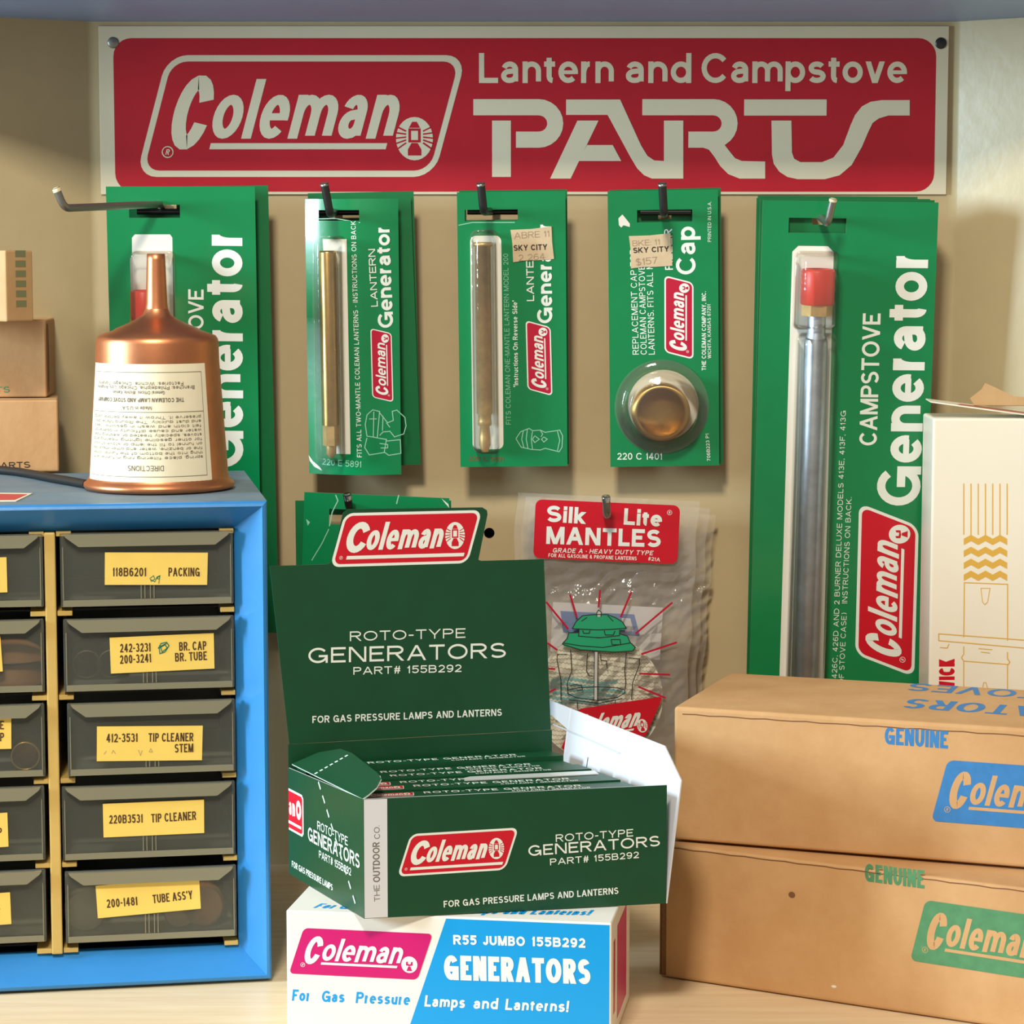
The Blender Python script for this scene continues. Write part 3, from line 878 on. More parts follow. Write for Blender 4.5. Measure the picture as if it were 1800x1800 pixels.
lantern_sketch(c, [
    [(646, 728), (643, 745), (646, 765), (664, 768), (668, 722), (656, 719), (646, 728)], [(658, 722), (657, 766)], [(663, 735), (650, 735)],
    [(668, 724), (682, 742), (692, 738), (690, 722), (698, 720), (712, 733), (714, 748), (710, 762), (694, 767), (686, 757), (674, 758), (668, 764)],
    [(646, 768), (642, 785), (650, 798), (676, 794), (680, 771), (662, 768)], [(680, 774), (704, 772), (705, 796), (684, 799), (676, 793)], [(668, 778), (682, 780), (682, 786), (670, 786)],
    [(674, 730), (673, 756)], [(680, 742), (686, 750)]], 1.6, ink_pale)
# worn white creases
c.pxstroke([(552, 385), (590, 384), (634, 391)], 1.6, ink_pale, 1)
c.pxstroke([(541, 395), (548, 384), (556, 381)], 2.0, paper_white, 1)
c.pxpoly([(541, 802), (549, 812), (562, 822), (566, 828), (552, 822), (543, 812)], paper_white, 1)
mb.build('backing_card', root)
t = MB(); q0 = c2.fr.px(583, 745); q1 = c2.fr.px(577, 440)
o1 = c2.fr.p(q0[0], q0[1], warp2(*q0) + .0058); o2 = c2.fr.p(q1[0], q1[1], warp2(*q1) + .0058)
t.lathe(o1, o2 - o1, [(.0044, 0), (.0044, (o2 - o1).length - .001), (.004, (o2 - o1).length), (.0001, (o2 - o1).length)], brass, 32)
t.build('generator_tube', root)
hx = MB(); dn = (o1 - o2).normalized(); hexrod(hx, o1, dn, .0042, .0105, brass_dull); hx.lathe(o1 + dn * .0105, dn, [(.0028, 0), (.0026, .0045), (.0012, .0062)], brass_dull, 20); hx.build('hex_tip', root)
bf = Fr(c2.fr.p(0, 0, .0035), (c2.fr.ex), c2.fr.ey)
dome(root, bf, q1[0] - .0070, q0[0] + .0062, c2.fr.px(583, 806)[1], c2.fr.px(577, 418)[1], .0105, .004, base=.0012)
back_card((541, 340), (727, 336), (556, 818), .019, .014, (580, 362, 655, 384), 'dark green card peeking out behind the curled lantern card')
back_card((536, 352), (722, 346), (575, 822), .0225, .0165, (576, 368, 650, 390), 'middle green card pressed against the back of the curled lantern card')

# ---- the flat one-mantle generator card with a price sticker
c3 = Card((803, 338), (994, 336), (808, 821), .030, .024, (817, 368, 910, 389))
root = thing('blister_card', c3.fr.p(c3.w / 2, 0, 0), 'flat green one-mantle lantern generator card with a tan price sticker at its upper edge', 'card', CG)
mb = MB(); c = c3.board(mb)
a = c.px((831, 790)); b = c.px((881, 414)); c.rrect(a.x, b.x, a.y, b.y, .003, paper_white, 1)
c.text('Generator', (971, 568), (969, 392), 27, .19, ink_white, 2, sp=.09)
c.text('LANTERN', (939, 529), (937, 428), 13, .15, ink_white, 2, sp=.12)
c.text('FITS COLEMAN ONE-MANTLE LANTERN MODEL 200', (898, 746), (893, 446), 8.5, .10, ink_pale, 1, sp=.2)
c.text('"Instructions On Reverse Side"', (911, 680), (909, 528), 8.5, .16, ink_white, 1, sp=.16)
rot_logo(c, (971, 696), (968, 575), (927, 684), lay=2)
c.text('220 C 5891', (824, 810), (886, 811), 8, .16, mat('rusty_ink', (120, 70, 40), .6), 1)
lantern_sketch(c, [[(907, 771), (915, 759), (930, 753), (936, 757), (950, 756), (958, 760), (984, 756), (989, 766), (988, 786), (983, 794), (958, 788), (950, 791), (934, 790), (916, 786), (907, 771)],
    [(920, 757), (917, 772), (921, 787)], [(927, 754), (925, 772), (928, 788)], [(936, 758), (934, 772), (936, 789)], [(940, 766), (948, 772), (940, 778), (936, 772), (940, 766)],
    [(956, 768), (962, 772), (956, 777), (952, 772), (956, 768)], [(980, 758), (984, 774), (980, 792)], [(950, 757), (954, 763), (951, 768)]], 1.5, ink_pale)
c.pxstroke([(806, 396), (830, 391), (905, 391)], 1.4, ink_pale, 1)
mb.build('backing_card', root)
t = MB(); q0 = c3.fr.px(852, 724); q1 = c3.fr.px(851, 432)
t.lathe(c3.fr.p(q0[0], q0[1], .0062), c3.fr.ey, [(.0034, -.004), (.0034, -.001), (.0041, 0), (.0041, q1[1] - q0[1]), (.0049, q1[1] - q0[1]), (.0049, q1[1] - q0[1] + .002), (.0001, q1[1] - q0[1] + .002)], brass_dull, 32)
t.build('generator_tube', root)
hx = MB(); hx.lathe(c3.fr.p(q0[0], q0[1] - .004, .0062), -c3.fr.ey, [(.0036, 0), (.0036, .002), (.0025, .003), (.0030, .008), (.0030, .0125), (.0018, .016)], brass_dull, 20); hx.build('hex_tip', root)
dome(root, c3.fr, c3.fr.px(832, 600)[0], c3.fr.px(872, 600)[0], c3.fr.px(850, 793)[1], c3.fr.px(850, 408)[1], .0122, .004)
def sticker(root, fr, tl, tr, bl, rows):
    s_ = MB(); tlp, trp, blp = [fr.px(*q) for q in (tl, tr, bl)]
    b_ = fr.p(*blp, .0003); f_ = Fr(b_, fr.p(*trp) - fr.p(*tlp), fr.p(*tlp) - fr.p(*blp))
    W_ = (V(trp) - V(tlp)).length; H_ = (V(tlp) - V(blp)).length
    zig = [(0, 0), (W_ * .3, .0004), (W_ * .6, 0), (W_, 0), (W_ - .0003, H_ * .5), (W_, H_), (W_ * .5, H_ - .0004), (0, H_), (.0004, H_ * .6)]
    s_.prism(f_, zig, 0, .0002, sticker_paper)
    c_ = Canvas(s_, f_.off(0, 0, .0002))
    for txt, a_, b2, hh, wt, m_ in rows: c_.text(txt, a_, b2, hh, wt, m_, 1)
    tag(s_.build('price_sticker', root), 'tan paper price sticker')
sticker(root, c3.fr, (898, 404), (970, 398), (902, 461), [('ABRE 11', (904, 420), (966, 416), 11, .10, sticker_faded), ('SKY CITY', (903, 441), (962, 439), 10, .19, ink_black), ('2 264', (912, 459), (958, 456), 11, .10, sticker_faded)])
back_card((807, 335), (997, 333), (812, 818), .024, .018, (820, 366, 913, 387), 'green card tucked straight behind the flat one-mantle card')

# ---- the filler cap card
c4 = Card((1068, 336), (1262, 333), (1069, 821), .026, .022, (1120, 368, 1217, 391))
root = thing('blister_card', c4.fr.p(c4.w / 2, 0, 0), 'green filler cap card with a round brass cap and a tan price sticker', 'card', CG)
mb = MB(); c = c4.board(mb)
cc = c.px((1166, 712)); rdi = (c.px((1228, 712)) - cc).length
c.ellipse(cc.x, cc.y, rdi, rdi, paper_white, 1, n=48)
c.text('REPLACEMENT CAP FOR', (1123, 623), (1118, 438), 11, .12, ink_white, 1, sp=.18)
c.text('COLEMAN CAMPSTOVES', (1137, 623), (1133, 458), 11, .12, ink_white, 1, sp=.18)
c.text('LANTERNS. FITS ALL MODELS', (1151, 623), (1146, 415), 11, .12, ink_white, 1, sp=.18)
c.text('FILLER', (1183, 474), (1181, 402), 14, .15, ink_white, 1, sp=.12)
c.text('Cap', (1223, 482), (1222, 398), 35, .17, ink_white, 1, sp=.10)
rot_logo(c, (1219, 632), (1219, 497), (1168, 619), lay=1)
c.text('THE COLEMAN COMPANY, INC.', (1241, 651), (1241, 512), 7.5, .17, ink_white, 1, sp=.17)
c.text('WICHITA, KANSAS 67201', (1250, 630), (1249, 535), 6, .14, ink_white, 1, sp=.17)
c.text('PRINTED IN U.S.A.', (1250, 425), (1250, 354), 6, .11, ink_white, 1, sp=.2)
c.text('706B223 P1', (1249, 810), (1246, 762), 6, .14, ink_white, 1, sp=.17)
c.text('220 C 1401', (1085, 808), (1164, 808), 12, .15, ink_white, 1, sp=.13)
c.pxpoly([(1088, 396), (1087, 384), (1094, 377), (1099, 383), (1107, 393), (1107, 399), (1096, 396), (1092, 400)], paper_white, 1)
mb.build('backing_card', root)
k = MB(); co = c4.fr.p(*c4.fr.px(1160, 722), .001)
k.lathe(co, c4.fr.n, [(.0150, 0), (.0150, .009), (.0138, .0105), (.0120, .0108), (.0118, .0104), (.0001, .0104)], brass_cap_m, 56)
tag(k.build('filler_cap', root), 'round brushed brass cap')
bl_ = MB(); bc = c4.fr.p(*c4.fr.px(1163, 715), .0004)
bl_.lathe(bc, c4.fr.n, [(.0245, 0), (.0205, .0006), (.0186, .004), (.0180, .012), (.0165, .0135), (.0001, .0138)], clear_blister, 48)
tag(bl_.build('blister', root), 'clear round plastic pocket')
sticker(root, c4.fr, (1104, 415), (1177, 410), (1109, 472), [('BKE: 11', (1112, 433), (1160, 430), 10, .10, sticker_faded), ('SKY CITY', (1113, 445), (1176, 442), 9.5, .19, ink_black), ('$157', (1118, 467), (1156, 463), 12, .10, sticker_faded)])
back_card((1071, 334), (1267, 330), (1073, 819), .0205, .0165, (1157, 364, 1180, 386), 'green card right behind the filler cap card')

# ---- cards hanging low, behind the open carton
c6 = Card((535, 865), (790, 876), (524, 1190), .026, .020, (578, 897, 640, 921))
mb = MB(); c = c6.board(mb)
c.pxstroke([(590, 870), (594, 880), (584, 900), (579, 925)], 2.0, ink_pale, 1); c.pxstroke([(701, 870), (697, 886)], 2, ink_pale, 1)
c.pxstroke([(578, 930), (566, 955), (548, 985)], 1.6, ink_pale, 1); c.pxpoly([(538, 912), (541, 924), (545, 918)], ink_pale, 1)
c.pxpoly([(776, 876), (788, 886), (790, 893), (782, 884)], paper_white, 1)
tag(mb.build('blister_card', base=c6.fr.p(c6.w / 2, 0, 0)), 'creased green card hanging low behind the open green carton', 'card', CG)
back_card((519, 880), (793, 880), (517, 1188), .018, .014, (578, 905, 640, 925), 'rear green card low on the peg, its edge showing left of the creased card')

# ================================================================== bagged lantern mantles
BG = 'bagged mantles on the lower peg'
def bag(tl, tr, bl, dt, db, label, front=False):
    TL = at_y(*tl, dt); TR = at_y(*tr, dt); BL = at_y(*bl, db)
    fr = Fr(TL - (TL - BL), TR - TL, TL - BL)
    W = (TR - TL).length; H = (TL - BL).dot(fr.ey)
    fr.o = TL - fr.ey * H
    root = thing('mantle_bag', fr.p(W / 2, 0, 0), label, 'bag', BG)
    mb = MB(); nx, ny = 26, 34; vs = []
    for j in range(ny + 1):
        for i in range(nx + 1):
            u = W * i / nx; v = H * j / ny
            t = v / H
            band_ = math.exp(-((t - .70) / .05) ** 2)
            wv = rnd.uniform(-.0011, .0013) * band_ + rnd.uniform(-.00022, .00022) + .0003 * math.sin(i * .9 + j * .6) * (1 - .5 * band_)
            pil = .0014 if t > .68 else .0014 + .0030 * max(0.0, math.sin(PI * i / nx)) ** .5 * min(1, (.68 - t) / .12)
            ed = .0006 * math.sin(j * .8) if i in (0, nx) else 0
            vs.append(fr.p(u + ed, v, pil + wv))
    f = [[j * (nx + 1) + i, j * (nx + 1) + i + 1, (j + 1) * (nx + 1) + i + 1, (j + 1) * (nx + 1) + i] for j in range(ny) for i in range(nx)]
    mb.add(vs, f, bag_film, False)
    mb.build('clear_film', root)
    return root, fr, W, H
for i, (tl, tr, bl, dt, db) in enumerate((((922, 872), (1246, 893), (930, 1340), .0165, .0135), ((930, 884), (1256, 905), (940, 1345), .008, .007))):
    bag(tl, tr, bl, dt, db, ('middle clear bag of mantles, just behind the red-labelled front bag', 'rearmost clear mantle bag, against the cream back panel')[i])
root, fr, W, H = bag((909, 865), (1228, 881), (917, 1345), .0265, .0225, 'front clear bag of lantern mantles with a red header and a green lantern drawing', True)
# header label
h0, h1, h2 = [fr.px(*q, .002) for q in ((937, 980), (1190, 991), (937, 877))]
hf = Fr(fr.p(*h0, .0030), fr.p(*h1) - fr.p(*h0), fr.p(*h2) - fr.p(*h0))
hw_ = (V(h1) - V(h0)).length; hh_ = (V(h2) - V(h0)).length
mb = MB(); mb.prism(hf, rr(0, hw_, 0, hh_, .0035), 0, .0004, ink_red)
c = Canvas(mb, hf.off(0, 0, .0004))
c.text('Silk', (960, 917), (1029, 921), 29, .22, ink_white, 1, sp=.10)
c.text('Lite', (1096, 922), (1163, 926), 29, .22, ink_white, 1, sp=.10)
c.text('MANTLES', (960, 956), (1161, 962), 31, .22, ink_white, 1, sp=.12)
c.text('GRADE A * HEAVY DUTY TYPE', (971, 971), (1148, 976), 8, .17, ink_white, 1, sp=.2, shear=.2)
c.text('FOR ALL GASOLINE & PROPANE LANTERNS', (964, 979), (1119, 985), 6.5, .16, ink_white, 1, sp=.2)
c.text('#21A', (1139, 985), (1160, 987), 6.5, .16, ink_white, 1)
ring_mark(c, *c.px((1177, 901)), .0012, 0, ink_white, 1)
tag(mb.build('header_label', root), 'red header label with white lettering')
# folded knit mantle inside the bag
mb = MB(); kc = fr.px(1052, 1225); n = 44
kr = (V(fr.px(1165, 1225)) - V(kc)).length
pts = [(kc[0] + kr * math.cos(2 * PI * i / n), max(.001, kc[1] + kr * 1.0 * math.sin(2 * PI * i / n))) for i in range(n)]
mb.prism(fr, pts, .0008, .0024, knit)
c = Canvas(mb, fr.off(0, 0, .0024))
knit_line = mat('tan_knit_yarn', (176, 160, 124), .9)  # tan yarn colour for the zigzag rows of the knit
for j in range(27):
    y = kc[1] + kr * (.93 - .07 * j)
    if y < .002 or abs(y - kc[1]) > kr * .95: continue
    xw = math.sqrt(max(0, kr * kr - (y - kc[1]) ** 2)) * .96
    zz = [(kc[0] - xw + 2 * xw * i / 60, y + .00035 * (1 if i % 2 else -1) + .0006 * math.sin(i * .25 + j)) for i in range(61)]
    c.stroke(zz, .00035, knit_line, 1)
    if 10 <= j <= 15: c.stroke([(x, yy + .0009) for x, yy in zz[6:44 - (j % 3) * 4]], .0012, knit_teal, 2)
    if j > 17: c.stroke([(x, yy + .0009) for x, yy in zz[44:]], .0012, knit_teal, 2)
tag(mb.build('knit_mantle', root), 'cream and teal knitted mantle')
mb = MB(); l0, l1, l2 = [fr.px(*q, .0004) for q in ((967, 1150), (1160, 1160), (967, 1058))]
lf = Fr(fr.p(*l0, .0001), fr.p(*l1) - fr.p(*l0), fr.p(*l2) - fr.p(*l0)); lw = (V(l1) - V(l0)).length; lh = (V(l2) - V(l0)).length
mb.prism(lf, [(0, 0), (lw, 0), (lw, lh), (0, lh)], 0, .0003, leaflet_m)
c = Canvas(mb, lf.off(0, 0, .0003)); c.pxpoly([(985, 1074), (1115, 1080), (1125, 1118), (990, 1112)], leaflet_blue, 1)
c.pxpoly([(1092, 1086), (1108, 1087), (1114, 1110), (1098, 1110)], leaflet_m, 2)
tag(mb.build('leaflet', root), 'grey leaflet with a blue panel')
# drawing printed on the film
mb = MB(); pf = fr.off(0, 0, .0060)
c = Canvas(mb, pf)
for a_, b_ in (((1055, 1037), (1052, 1068)), ((1002, 1045), (1014, 1085)), ((1110, 1040), (1091, 1085)), ((960, 1058), (999, 1106)), ((1182, 1059), (1117, 1114)), ((962, 1130), (980, 1143)), ((1190, 1129), (1127, 1150)),
               ((960, 1175), (976, 1176)), ((1178, 1186), (1124, 1184)), ((1170, 1227), (1122, 1207)), ((958, 1220), (977, 1211))):
    c.pxstroke([a_, b_], 3.4, ink_crimson, 1)
# glass, rim, cap
c.pxpoly([(1006, 1105), (1012, 1093), (1024, 1082), (1045, 1080), (1068, 1080), (1083, 1086), (1094, 1093), (1101, 1104), (1096, 1107), (1076, 1106), (1050, 1107), (1016, 1106)], lantern_green, 3)
c.pxpoly([(1018, 1105), (1090, 1106), (1090, 1122), (1018, 1118)], lantern_green, 2)
c.pxpoly([(988, 1132), (997, 1122), (1000, 1112), (1018, 1112), (1054, 1121), (1090, 1114), (1103, 1118), (1107, 1128), (1117, 1138), (1112, 1144), (1080, 1146), (1020, 1142), (992, 1136)], lantern_green, 2)
K = ink_black
for p in ([(1006, 1105), (1012, 1093), (1024, 1082), (1045, 1080), (1068, 1080), (1083, 1086), (1094, 1093), (1101, 1104), (1076, 1106), (1050, 1107), (1006, 1105)],
          [(988, 1132), (997, 1122), (1000, 1112), (1018, 1112)], [(1090, 1114), (1103, 1118), (1107, 1128), (1117, 1138), (1112, 1144), (1080, 1146), (1020, 1142), (988, 1132)],
          [(990, 1130), (1020, 1135), (1060, 1138), (1108, 1130)], [(1018, 1107), (1017, 1118), (1054, 1121), (1089, 1117), (1089, 1107)], [(1024, 1108), (1026, 1113), (1036, 1113), (1037, 1108)], [(1062, 1108), (1064, 1116), (1078, 1116), (1081, 1109)],
          [(1074, 1124), (1090, 1124), (1091, 1133), (1076, 1133), (1074, 1124)], [(1032, 1085), (1022, 1092)], [(1068, 1082), (1078, 1092)],
          [(1003, 1142), (1005, 1180), (997, 1200), (998, 1219), (1012, 1226), (1050, 1231), (1085, 1226), (1098, 1218), (1100, 1200), (1098, 1180), (1101, 1146)],
          [(998, 1213), (1015, 1209), (1050, 1207), (1085, 1209), (1098, 1213)], [(997, 1150), (980, 1150), (979, 1160), (986, 1195), (986, 1230)], [(1105, 1156), (1124, 1158), (1124, 1168), (1112, 1200), (1110, 1230)],
          [(1033, 1148), (1032, 1158), (1031, 1180), (1036, 1188), (1042, 1188)], [(1056, 1150), (1056, 1160), (1066, 1162), (1067, 1175)], [(1000, 1230), (1052, 1236), (1094, 1228)], [(1015, 1233), (1015, 1245)], [(1082, 1230), (1080, 1240)],
          [(1002, 1206), (1010, 1203), (1022, 1205), (1024, 1212), (1014, 1214)]):
    c.pxstroke(p, 1.5, K, 4)
c.pxstroke([(1048, 1146), (1047, 1232)], 4.6, lantern_grey, 4); c.pxstroke([(1045, 1146), (1044, 1232)], 1.2, K, 5); c.pxstroke([(1051, 1146), (1050, 1232)], 1.2, K, 5)
c.pxpoly([(1049, 1084), (1056, 1084), (1057, 1075), (1054, 1072), (1051, 1073), (1049, 1077)], lantern_grey, 4); c.pxstroke([(1049, 1084), (1049, 1077), (1052, 1072), (1057, 1076), (1056, 1084)], 1.4, K, 5)
# red name panel at the foot of the bag
logo(c, (985, 1318), (1134, 1296), (1016, 1246), None, ink_red, ink_white, 3, 'old', reg=False)
mb.build('printed_drawing', root)

# ================================================================== blue cabinet of small-parts drawers
TH = rad(9.7)
O = at_z(478, 1727, 0.0)
cab = Fr(O, (math.cos(TH), math.sin(TH), 0), Z)          # u to the right (0 = right edge), w towards the viewer
CH = cab.px(472, 881)[1]
CW = .196; CD = .160; FR = .0140; REC = .014
root = thing('parts_cabinet', cab.p(-CW / 2, 0, -CD / 2), 'blue metal cabinet of small clear drawers with yellow labels, under the copper funnel', 'cabinet')
mb = MB(); th = .001
mb.box(cab, -CW, 0, 0.0012, CH, -CD, -CD + th, cab_blue)
mb.box(cab, -CW, 0, CH - th, CH, -CD + th, -.003, cab_dust); mb.box(cab, -CW, 0, .0012, .0012 + th, -CD + th, -.003, cab_blue)
mb.box(cab, -th, 0, .0012 + th, CH - th, -CD + th, -.003, cab_blue); mb.box(cab, -CW, -CW + th, .0012 + th, CH - th, -CD + th, -.003, cab_blue)
# rolled front edge
ring0 = [(-CW, .0012), (0, .0012), (0, CH), (-CW, CH)]
prof = [(0, -.003), (.0002, -.0014), (.001, -.0004), (.0022, 0)]
il, ir, ib, it = -CW + FR, -FR, FR + .0005, CH - FR + .001
inner = [(il, ib), (ir, ib), (ir, it), (il, it)]
def ringv(ins, w_): return [cab.p(-CW + ins, .0012 + ins, w_), cab.p(-ins, .0012 + ins, w_), cab.p(-ins, CH - ins, w_), cab.p(-CW + ins, CH - ins, w_)]
R_ = [ringv(a_, b_) for a_, b_ in prof] + [[cab.p(x, y, -REC) for x, y in inner]] + [[cab.p(x, y, -REC - .004) for x, y in inner]]
for i in range(len(R_) - 1):
    for k in range(4):
        mb.add([R_[i][k], R_[i][(k + 1) % 4], R_[i + 1][(k + 1) % 4], R_[i + 1][k]], [[0, 1, 2, 3]], cab_blue)
mb.build('housing', root)
# red sticker on its top
tf_ = Fr(cab.p(0, CH, 0), cab.ex, -cab.n)
mb = MB(); c = Canvas(mb, tf_)
a_ = [tf_.px(*q) for q in ((0, 882), (28, 882), (57, 868), (0, 866))]
a_[0] = (a_[0][0] - .012, a_[0][1]); a_[3] = (a_[3][0] - .012, a_[3][1])
mb.prism(tf_, a_, 0.0001, .0003, label_paper)
c = Canvas(mb, tf_.off(0, 0, .0003)); b_ = [tf_.px(*q) for q in ((0, 880), (26, 880), (49, 870), (0, 868))]
b_[0] = (b_[0][0] - .012, b_[0][1]); b_[3] = (b_[3][0] - .012, b_[3][1])
c.poly(b_, mat('faded_red_sticker', (196, 70, 66), .6), 1)
tag(mb.build('sticker', root), 'faded red sticker on the top')
mb = MB(); mb.box(cab, il + .0002, ir - .0002, ib + .0002, it - .0002, -CD + .003, -CD + .004, cab_inside); mb.build('dark_backing', root)  # dark sheet added at the back, interior shade put into its colour

FP = -.0100                                              # where the drawer fronts stand
dr = cab.off(0, 0, FP)
def dpx(x, y): return dr.px(x, y)
# drawer rectangles in the frame of the photo: x0, x1, y0, y1 (right column), then the neighbours on the left
rows = [((107, 413, 935, 1064), None), ((113, 414, 1085, 1212), None), ((120, 415, 1232, 1359), None), ((110, 413, 1378, 1507), None), ((116, 415, 1526, 1651), None)]
rows_l = [(77, 936, 1066), (79, 1088, 1216), (80, 1236, 1364), (80, 1381, 1511), (82, 1528, 1655)]
div0 = dpx(84, 1300)[0]; div1 = dpx(105, 1300)[0]
u_r0 = div1; u_r1 = ir
# cream plastic grid: the upright divider and the little ledges between the drawers
mb = MB(); mb.box(cab, div0, div1 - .0004, ib + .0003, it - .0003, -CD + .006, FP + .0005, grid_cream, .0006, 2)
mb.build('divider', root)
mb = MB(); ub = []
for i in range(6):
    yy = (933, 1076, 1223, 1369, 1516, 1660)[i]
    v_ = dpx(260, yy)[1]
    if i == 0: v_ = it - .0012
    if i == 5: v_ = ib + .0014
    for (x0_, x1_) in ((div1, div1 + .0065), (ir - .0065, ir - .0003), (div0 - .0065, div0), (il, il + .0065)):
        mb.box(cab, x0_, x1_, v_ - .0010, v_ + .0012, -.10, FP - .0012, grid_cream, .0002, 1)
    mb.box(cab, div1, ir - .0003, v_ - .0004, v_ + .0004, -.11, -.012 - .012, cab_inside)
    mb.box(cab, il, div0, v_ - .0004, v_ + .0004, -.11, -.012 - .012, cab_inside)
mb.build('drawer_ledges', root)

def drawer(u0, u1, v0, v1, dw, label, lab, texts, ticks=True):
    """clear tray: front with a label, side walls, floor, back, and a lip to pull it by"""
    f = cab.off(0, 0, FP + dw)
    t_ = .0012; dep = .095
    m = MB()
    m.box(f, u0, u1, v0, v1, -.0016, 0, drawer_plastic, .0004, 1)
    m.box(f, u0, u0 + t_, v0, v1 - .0025, -dep, -.0017, drawer_plastic); m.box(f, u1 - t_, u1, v0, v1 - .0025, -dep, -.0017, drawer_plastic)
    m.box(f, u0 + t_, u1 - t_, v0, v0 + t_, -dep, -.0017, drawer_floor); m.box(f, u0 + t_, u1 - t_, v0 + t_, v1 - .004, -dep, -dep + t_, drawer_plastic)
    l_ = MB(); k_ = .0046; hh = .0048
    l_.prism(f, [(u0 + .0035 + k_, v1 - hh - .001), (u1 - .0035 - k_, v1 - hh - .001), (u1 - .0025, v1 - .0016), (u1 - .0016, v1 - .0002), (u0 + .0016, v1 - .0002), (u0 + .0025, v1 - .0016)], .0002, .0030, drawer_lip)
    # pale moulding ribs in the middle of the front
    s_ = m; cx = (u0 + u1) / 2
    for q in (-.0028, -.0012, .0012, .0028):
        s_.box(f, cx + q - .0002, cx + q + .0002, v0 + .0032, v0 + .012, .0001, .0004, drawer_lip)
    s_.box(f, u0 + .001, u1 - .001, v0 + .0002, v0 + .0030, .0001, .0006, drawer_lip)
    for q in (u0 + .001, u1 - .0014): s_.box(f, q, q + .0004, v0 + .0032, v1 - .006, .0001, .0005, drawer_lip)
    d = tag(m.build('drawer', root), label)
    l_.build('handle', d)
    if lab:
        g = f.off(0, 0, .0006)
        p0, p1, p2 = [g.px(*q) for q in lab]
        lfm = Fr(g.p(*p0), g.p(*p1) - g.p(*p0), g.p(*p2) - g.p(*p0))
        W_ = (V(p1) - V(p0)).length; H_ = (V(p2) - V(p0)).length
        q = MB(); q.prism(lfm, [(0, 0), (W_, 0), (W_ + .0002, H_), (0, H_)], 0, .00025, label_yellow)
        c = Canvas(q, lfm.off(0, 0, .00025))
        for tx in texts:
            if tx[0] == '~':
                for st in tx[1]: c.pxstroke(st, tx[2], tx[3], 1)
            else: c.text(tx[0], tx[1], tx[2], 15.5, .15, ink_brown, 1, sp=.15)
        q.build('label', d)
    return d
scr = [(278, 1140), (283, 1131), (293, 1129), (297, 1135), (290, 1146), (281, 1149), (280, 1139), (290, 1133), (294, 1139), (285, 1146), (282, 1136), (293, 1131)]
spec = [
 ('top right drawer, labelled packing', ((184, 1028), (364, 1028), (184, 971)), [('118B6201', (198, 1013), (257, 1013)), ('PACKING', (296, 1013), (351, 1013)),
    ('~', [[(263, 1017), (270, 1012), (272, 1018), (266, 1022), (264, 1018), (272, 1023), (276, 1014), (281, 1012), (280, 1018), (275, 1017), (281, 1012), (279, 1026)]], 1.3, ink_scribble)]),
 ('second right drawer, labelled br. cap and br. tube, with a green scribble', ((195, 1184), (377, 1175), (193, 1121)), [('242-3231', (211, 1147), (265, 1145)), ('200-3241', (211, 1167), (266, 1164)), ('BR. CAP', (315, 1144), (363, 1142)), ('BR. TUBE', (308, 1163), (364, 1160)), ('~', [scr], 1.8, ink_scribble)]),
 ('middle right drawer, labelled tip cleaner stem', ((170, 1338), (355, 1336), (170, 1277)), [('412-3531', (187, 1305), (242, 1304)), ('TIP CLEANER', (261, 1304), (340, 1303)), ('STEM', (307, 1323), (340, 1322)),
    ('~', [[(183, 1326), (187, 1320)], [(196, 1325), (199, 1319), (203, 1325)], [(243, 1318), (247, 1328), (250, 1319)], [(262, 1322), (265, 1316), (268, 1322), (263, 1322)]], .9, sticker_faded)]),
 ('fourth right drawer, labelled tip cleaner', ((182, 1472), (359, 1464), (180, 1413)), [('220B3531', (192, 1448), (251, 1446)), ('TIP CLEANER', (266, 1446), (345, 1441))]),
 ('bottom right drawer, labelled tube ass\'y', ((172, 1614), (353, 1597), (168, 1557)), [('200-1481', (188, 1596), (242, 1591)), ("TUBE ASS'Y", (269, 1588), (339, 1580))]),
]
lspec = [((-110, 1046), (13, 1041), (-112, 984), []), ((-110, 1190), (5, 1180), (-112, 1128), []),
         ((-110, 1320), (20, 1316), (-110, 1262), [('E', (0, 1282), (7, 1282)), ('P', (0, 1303), (7, 1303))]),
         ((-110, 1496), (15, 1488), (-112, 1436), [('P', (-4, 1470), (3, 1470))]), ((-110, 1634), (20, 1624), (-112, 1578), [('T', (-5, 1612), (2, 1611))])]
INNER = []
for i, ((x0, x1, y0, y1), _) in enumerate(rows):
    p0 = dpx(x0, y1); p1 = dpx(x1, y0)
    u0_ = max(p0[0], div1 + .0004); u1_ = min(p1[0], ir - .0006)
    v0_, v1_ = dpx(260, y1)[1], dpx(260, y0)[1]
    if i == 0: v1_ = min(v1_, it - .0008)
    if i == 4: v0_ = max(v0_, ib + .0026)
    drawer(u0_, u1_, v0_, v1_, (0, .0004, .0012, 0, .0008)[i], *spec[i])
    INNER.append((u0_, u1_, v0_, v1_))
    xr, a0, a1 = rows_l[i]
    q0 = dpx(xr, a1); q1 = dpx(xr, a0)
    v0_, v1_ = q0[1], q1[1]
    if i == 0: v1_ = min(v1_, it - .0008)
    if i == 4: v0_ = max(v0_, ib + .0026)
    drawer(il + .0008, min(q0[0], div0 - .0004), v0_, v1_, (.0003, 0, .0006, .0003, 0)[i], ('top', 'second', 'middle', 'fourth', 'bottom')[i] + ' drawer left of the divider', lspec[i][:3], lspec[i][3])
    INNER.append((il + .0008, min(q0[0], div0 - .0004), v0_, v1_))

